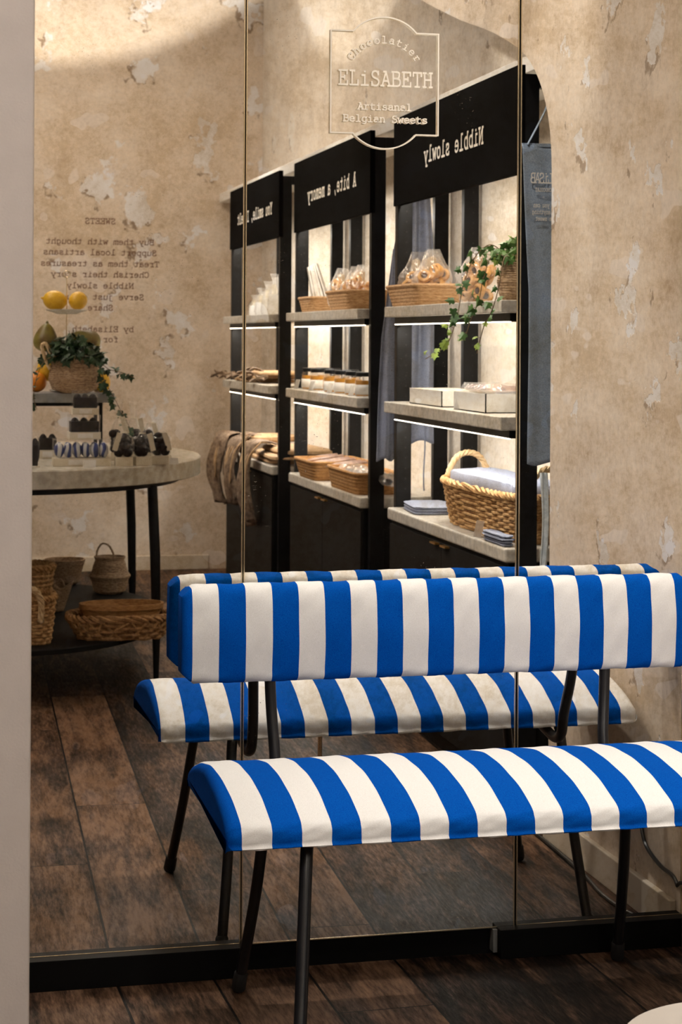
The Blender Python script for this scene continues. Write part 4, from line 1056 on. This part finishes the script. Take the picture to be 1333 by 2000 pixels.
# chocolate boxes
def choc_box(loc, w, d, h, base, label, fill='choc', rz=0, grp=None):
    t = thing('chocolate_box', label, 'box of chocolates', loc, rz, grp)
    MB().box(-w / 2, w / 2, -d / 2, d / 2, 0, base).build('card_base', M['card'], t, smooth=False, bevel=.0008)
    MB().box(-w / 2 + .001, w / 2 - .001, -d / 2 + .001, d / 2 - .001, base, h).build('clear_lid', M['film'], t, smooth=False)
    n = max(2, int(w / .028)); c = MB()
    for i in range(n):
        for k in range(max(1, int(d / .04))):
            mb = blob(.0155, (1, 1, 1), 8, ((i + .5) / n * (w - .012) - (w - .012) / 2, (k + .5) / max(1, int(d / .04)) * (d - .01) - (d - .01) / 2, 0))
            zc = base + (h - base) * .45
            for vv in range(len(mb.v)): x_, y_, z_ = mb.v[vv]; mb.v[vv] = (x_, y_, base + .001 + (z_ + .0155) / .031 * (h - base) * .82)
            kk = len(c.v); c.v += mb.v; c.f += [tuple(a + kk for a in f) for f in mb.f]
    if fill == 'choc': c.box(-w / 2 + .006, w / 2 - .006, -d / 2 + .006, d / 2 - .006, base, base + (h - base) * .62)
    c.build('chocolates', M[fill], t)
    MB().box(-w * .24, w * .24, d / 2, d / 2 + .0008, base * .2, base * .85).build('label_card', M['paper'], t, smooth=False)
    return t
cx1 = TT(165, 6.42)
choc_box((TT(160, 6.40)[0], MY - 6.40, ZT), .190, .10, .088, .026, 'wide clear box of blue and white wrapped sweets, bottom of its stack', 'bluewhite', .02)
choc_box((TT(165, 6.41)[0], MY - 6.41, ZT + .0885), .105, .075, .082, .024, 'clear box of dark chocolates, middle of the stack of three', 'choc', -.03)
choc_box((TT(167, 6.41)[0], MY - 6.41, ZT + .171), .088, .065, .080, .022, 'clear box of dark chocolates, topmost of the stack of three', 'choc', .03)
choc_box((TT(94, 6.80)[0], MY - 6.80, ZT), .075, .06, .098, .030, 'tall clear box of dark chocolates standing under the slate riser', 'choc', .05)
choc_box((TT(64, 6.35)[0], MY - 6.35, ZT), .05, .05, .115, .004, 'dark narrow chocolate pack half hidden by the pale wall end', 'choc', .05)
def choc_bag(u, d, label, h=.15, w=.042, base=True, tagside=1):
    q = TT(u, d); t = thing('chocolate_bag', label, 'bag of chocolates', q, random.uniform(-.4, .4))
    b = .030 if base else .003
    if base: MB().box(-w * .62, w * .62, -w * .45, w * .45, 0, b).build('card_base', M['card'], t, smooth=False, bevel=.0008)
    c = MB()
    for i in range(14):
        mb = blob(.0165, (1, 1, .9), 8, (random.uniform(-.5, .5) * w * .85, random.uniform(-.4, .4) * w * .7, b + .014 + (i // 4) * .017))
        k = len(c.v); c.v += mb.v; c.f += [tuple(a + k for a in f) for f in mb.f]
    c.build('chocolates', M['choc'], t)
    MB().loft([(w * .62, w * .46, b), (w * .78, w * .60, b + .03), (w * .74, w * .58, b + .06), (w * .22, w * .2, h * .72), (w * .30, w * .16, h * .86), (w * .42, w * .14, h)], 26, 2.3, caps=(True, False), wob=.0022).build('film', M['film'], t)
    MB().tube([(math.cos(a) * w * .24, math.sin(a) * w * .22, h * .72) for a in [6.283 * i / 14 for i in range(14)]], .0016, 5, closed=True).build('tie', M['card'], t)
    tg = MB().box(-.009, .009, -.0005, .0005, -.062, 0); tg.build('paper_tag', M['card'], t, loc=(tagside * w * .35, w * .62, h * .72), rot=(R(-8), R(-16 * tagside), 0), smooth=False)
    return t
choc_bag(243, 6.36, 'bag of dark chocolates with a long paper tag beside the stacked boxes', .155, .046, True, -1)
choc_bag(279, 6.38, 'bag of dark chocolates on a card base under the hanging ivy sprig', .150, .046)
choc_bag(316, 6.42, 'bag of dark chocolates closest to the table rim beside a white card', .150, .050)
choc_bag(232, 6.62, 'tall bag of dark chocolates just behind the tagged bag', .215, .040)
choc_bag(262, 6.66, 'tall bag of dark chocolates with a slanting tag behind the ivy sprig', .205, .040)
choc_bag(296, 6.60, 'empty looking bag of chocolates behind the one at the rim', .185, .045)
for u, d, lb in ((176, 6.30, 'small white price card leaning on the wide box of wrapped sweets'), (338, 6.40, 'small white price card near the table rim')):
    q = TT(u, d); o = MB().box(-.022, .022, -.0005, .0005, 0, .022).build('price_card', M['paper'], loc=(q[0], q[1], ZT + .0005), rot=(R(14), 0, R(-8)), smooth=False); tag(o, lb, 'price card')

# lower shelf of the table: baskets
def LL(u, d): return TT(u, d, ZL)
q = LL(238, 6.40); b1 = thing('willow_basket', 'oval willow tray basket with a braided side on the low black shelf', 'basket', q, R(4))
wicker(b1, .135, .075, .172, .105, .070, 6, 22, .0055, 3.0, 'willowd')
bd = MB()
for k in range(44):
    a0 = 2 * math.pi * k / 44; pts = []
    for i in range(6):
        tt = i / 5; a = a0 + (.20 * tt if k % 2 else -.20 * tt); ca, sa = math.cos(a), math.sin(a); rx = .142 + .034 * tt; ry = .082 + .027 * tt
        pts.append((rx * math.copysign(abs(ca) ** (2 / 3), ca) , ry * math.copysign(abs(sa) ** (2 / 3), sa), .008 + .055 * tt))
    bd.tube(pts, .0045, 5)
bd.build('braid', M['willow'], b1)
b2 = thing('bamboo_basket', 'brown bamboo oval basket nested inside the willow tray basket', 'basket', (q[0] + .005, q[1] - .008, ZL + .010), R(2))
pr = []
for i in range(13):
    t = i / 12; pr.append((.110 + .028 * t + (.0012 if i % 2 else 0), .055 + .026 * t + (.0012 if i % 2 else 0), .100 * t))
pr += [(p[0] - .005, p[1] - .005, max(.006, p[2])) for p in pr[::-1]]
MB().loft(pr, 60, 2.2).build('weave', M['bamboo'], b2)
MB().loft([(.139, .082, .086), (.1425, .0855, .087), (.1425, .0855, .104), (.139, .082, .105), (.134, .077, .104), (.134, .077, .087)], 60, 2.2, caps=(False, False)).build('rim_band', M['bamboo'], b2)
q = LL(217, 7.50); b3 = thing('seagrass_basket', 'round bellied seagrass basket with one looped handle up', 'basket', q)
seagrass(b3, [(.045, 0), (.062, .01), (.071, .050), (.082, .070), (.070, .088), (.062, .118), (.056, .132), (.062, .146)])
rope([(-.052, 0, .140), (-.048, .0, .172), (-.030, .0, .196), (-.004, .0, .188), (.012, .0, .160), (.015, .05, .140)], .0035, 26).build('handle', M['seagrass'], b3)
q = LL(129, 7.80); b4 = thing('seagrass_bowl', 'wide shallow seagrass bowl at the back of the low shelf', 'bowl', q)
seagrass(b4, [(.040, 0), (.060, .012), (.068, .050), (.080, .090), (.083, .104)])
q = LL(66, 6.36); b5 = thing('willow_basket', 'tall willow basket with a thick handle half hidden by the pale wall end', 'basket', q, 0)
wicker(b5, .055, .085, .072, .11, .150, 13, 22, .0046, 3.0, 'willow')
rope([(.02, .115, .08), (.02, .122, .15), (-.01, .125, .19), (-.04, .122, .15), (-.04, .115, .08)], .010, 26).build('handle', M['rope'], b5)
q = LL(58, 6.75); b6 = thing('willow_basket', 'willow basket stacked behind, leaning against the tall one', 'basket', (q[0], q[1], ZL), 0)
wicker(b6, .06, .07, .085, .09, .20, 12, 20, .0055, 2.6, 'willow')
q = LL(108, 7.05); b7 = thing('folding_basket', 'small dark woven basket with a flared zigzag rim', 'basket', q, .3)
mb = MB()
def zig(u, v):
    a = 2 * math.pi * u; r_ = .035 + .026 * v + .012 * v * math.cos(4 * a); return (r_ * math.cos(a), r_ * math.sin(a), .10 * v + .012 * v * math.cos(4 * a) + .001)
sheet(zig, 48, 10, 'weave', 'seagrass', b7, .004)
MB().loft([(.033, .033, .001), (.033, .033, .005)], 20).build('bottom', M['seagrass'], b7)

# ---------------------------------------------------------------- cord along the side wall, low stool
c0 = rev(on_x(1252, 1600, XW - .006)); pts = [rev(on_x(1246, 1540, XW - .006)), c0, rev(on_x(1262, 1650, XW - .006)), rev(on_x(1290, 1690, XW - .007)), rev(on_x(1318, 1715, XW - .01)), rev(on_x(1332, 1760, XW - .012))]
mb = MB().tube(smooth_path(pts, 6), .0042, 8)
o = mb.build('power_cord', M['cable']); tag(o, 'black power cord looping down the plaster wall beside the bench', 'cord')
fl = [(1.502, MY - 4.40, .0045), (1.500, MY - 4.2, .0045), (1.492, MY - 4.0, .0045), (1.478, MY - 3.86, .0045), (1.482, MY - 3.74, .0045), (1.497, MY - 3.66, .0045), (1.502, 3.47, .0045)]
tag(MB().tube(smooth_path(fl, 6), .0045, 8).build('floor_cord', M['cable']), 'black cord lying on the floor along the skirting beside the bench', 'cord')
zs = .30; a_, b_, c_ = on_z(1190, 1998, zs), on_z(1262, 1972, zs), on_z(1333, 1958, zs)
def circ(a, b, c):
    ax, ay, bx_, by_, cx_, cy_ = a.x, a.y, b.x, b.y, c.x, c.y; d = 2 * (ax * (by_ - cy_) + bx_ * (cy_ - ay) + cx_ * (ay - by_))
    ux = ((ax * ax + ay * ay) * (by_ - cy_) + (bx_ * bx_ + by_ * by_) * (cy_ - ay) + (cx_ * cx_ + cy_ * cy_) * (ay - by_)) / d
    uy = ((ax * ax + ay * ay) * (cx_ - bx_) + (bx_ * bx_ + by_ * by_) * (ax - cx_) + (cx_ * cx_ + cy_ * cy_) * (bx_ - ax)) / d
    return ux, uy, math.hypot(ax - ux, ay - uy)
SR = .17; far = b_; dirv = Vector((.55, -1, 0)).normalized()
sc = (b_.x + SR * .50, b_.y - SR * .86)
st = thing('stool', 'low round pale beige stool cut off by the bottom right corner', 'stool', (sc[0], sc[1], 0))
MB().loft([(SR - .012, SR - .012, zs - .030), (SR - .002, SR - .002, zs - .020), (SR, SR, zs - .010), (SR - .006, SR - .006, zs), (.02, .02, zs + .001)], 64).build('seat', M['stoolm'], st)
MB().tube([(0, 0, 0), (0, 0, zs - .03)], .006, 16).build('stem', M['glassedge'], st)
MB().loft([(.09, .09, 0), (.09, .09, .006), (.02, .02, .012)], 40).build('foot_plate', M['black'], st)
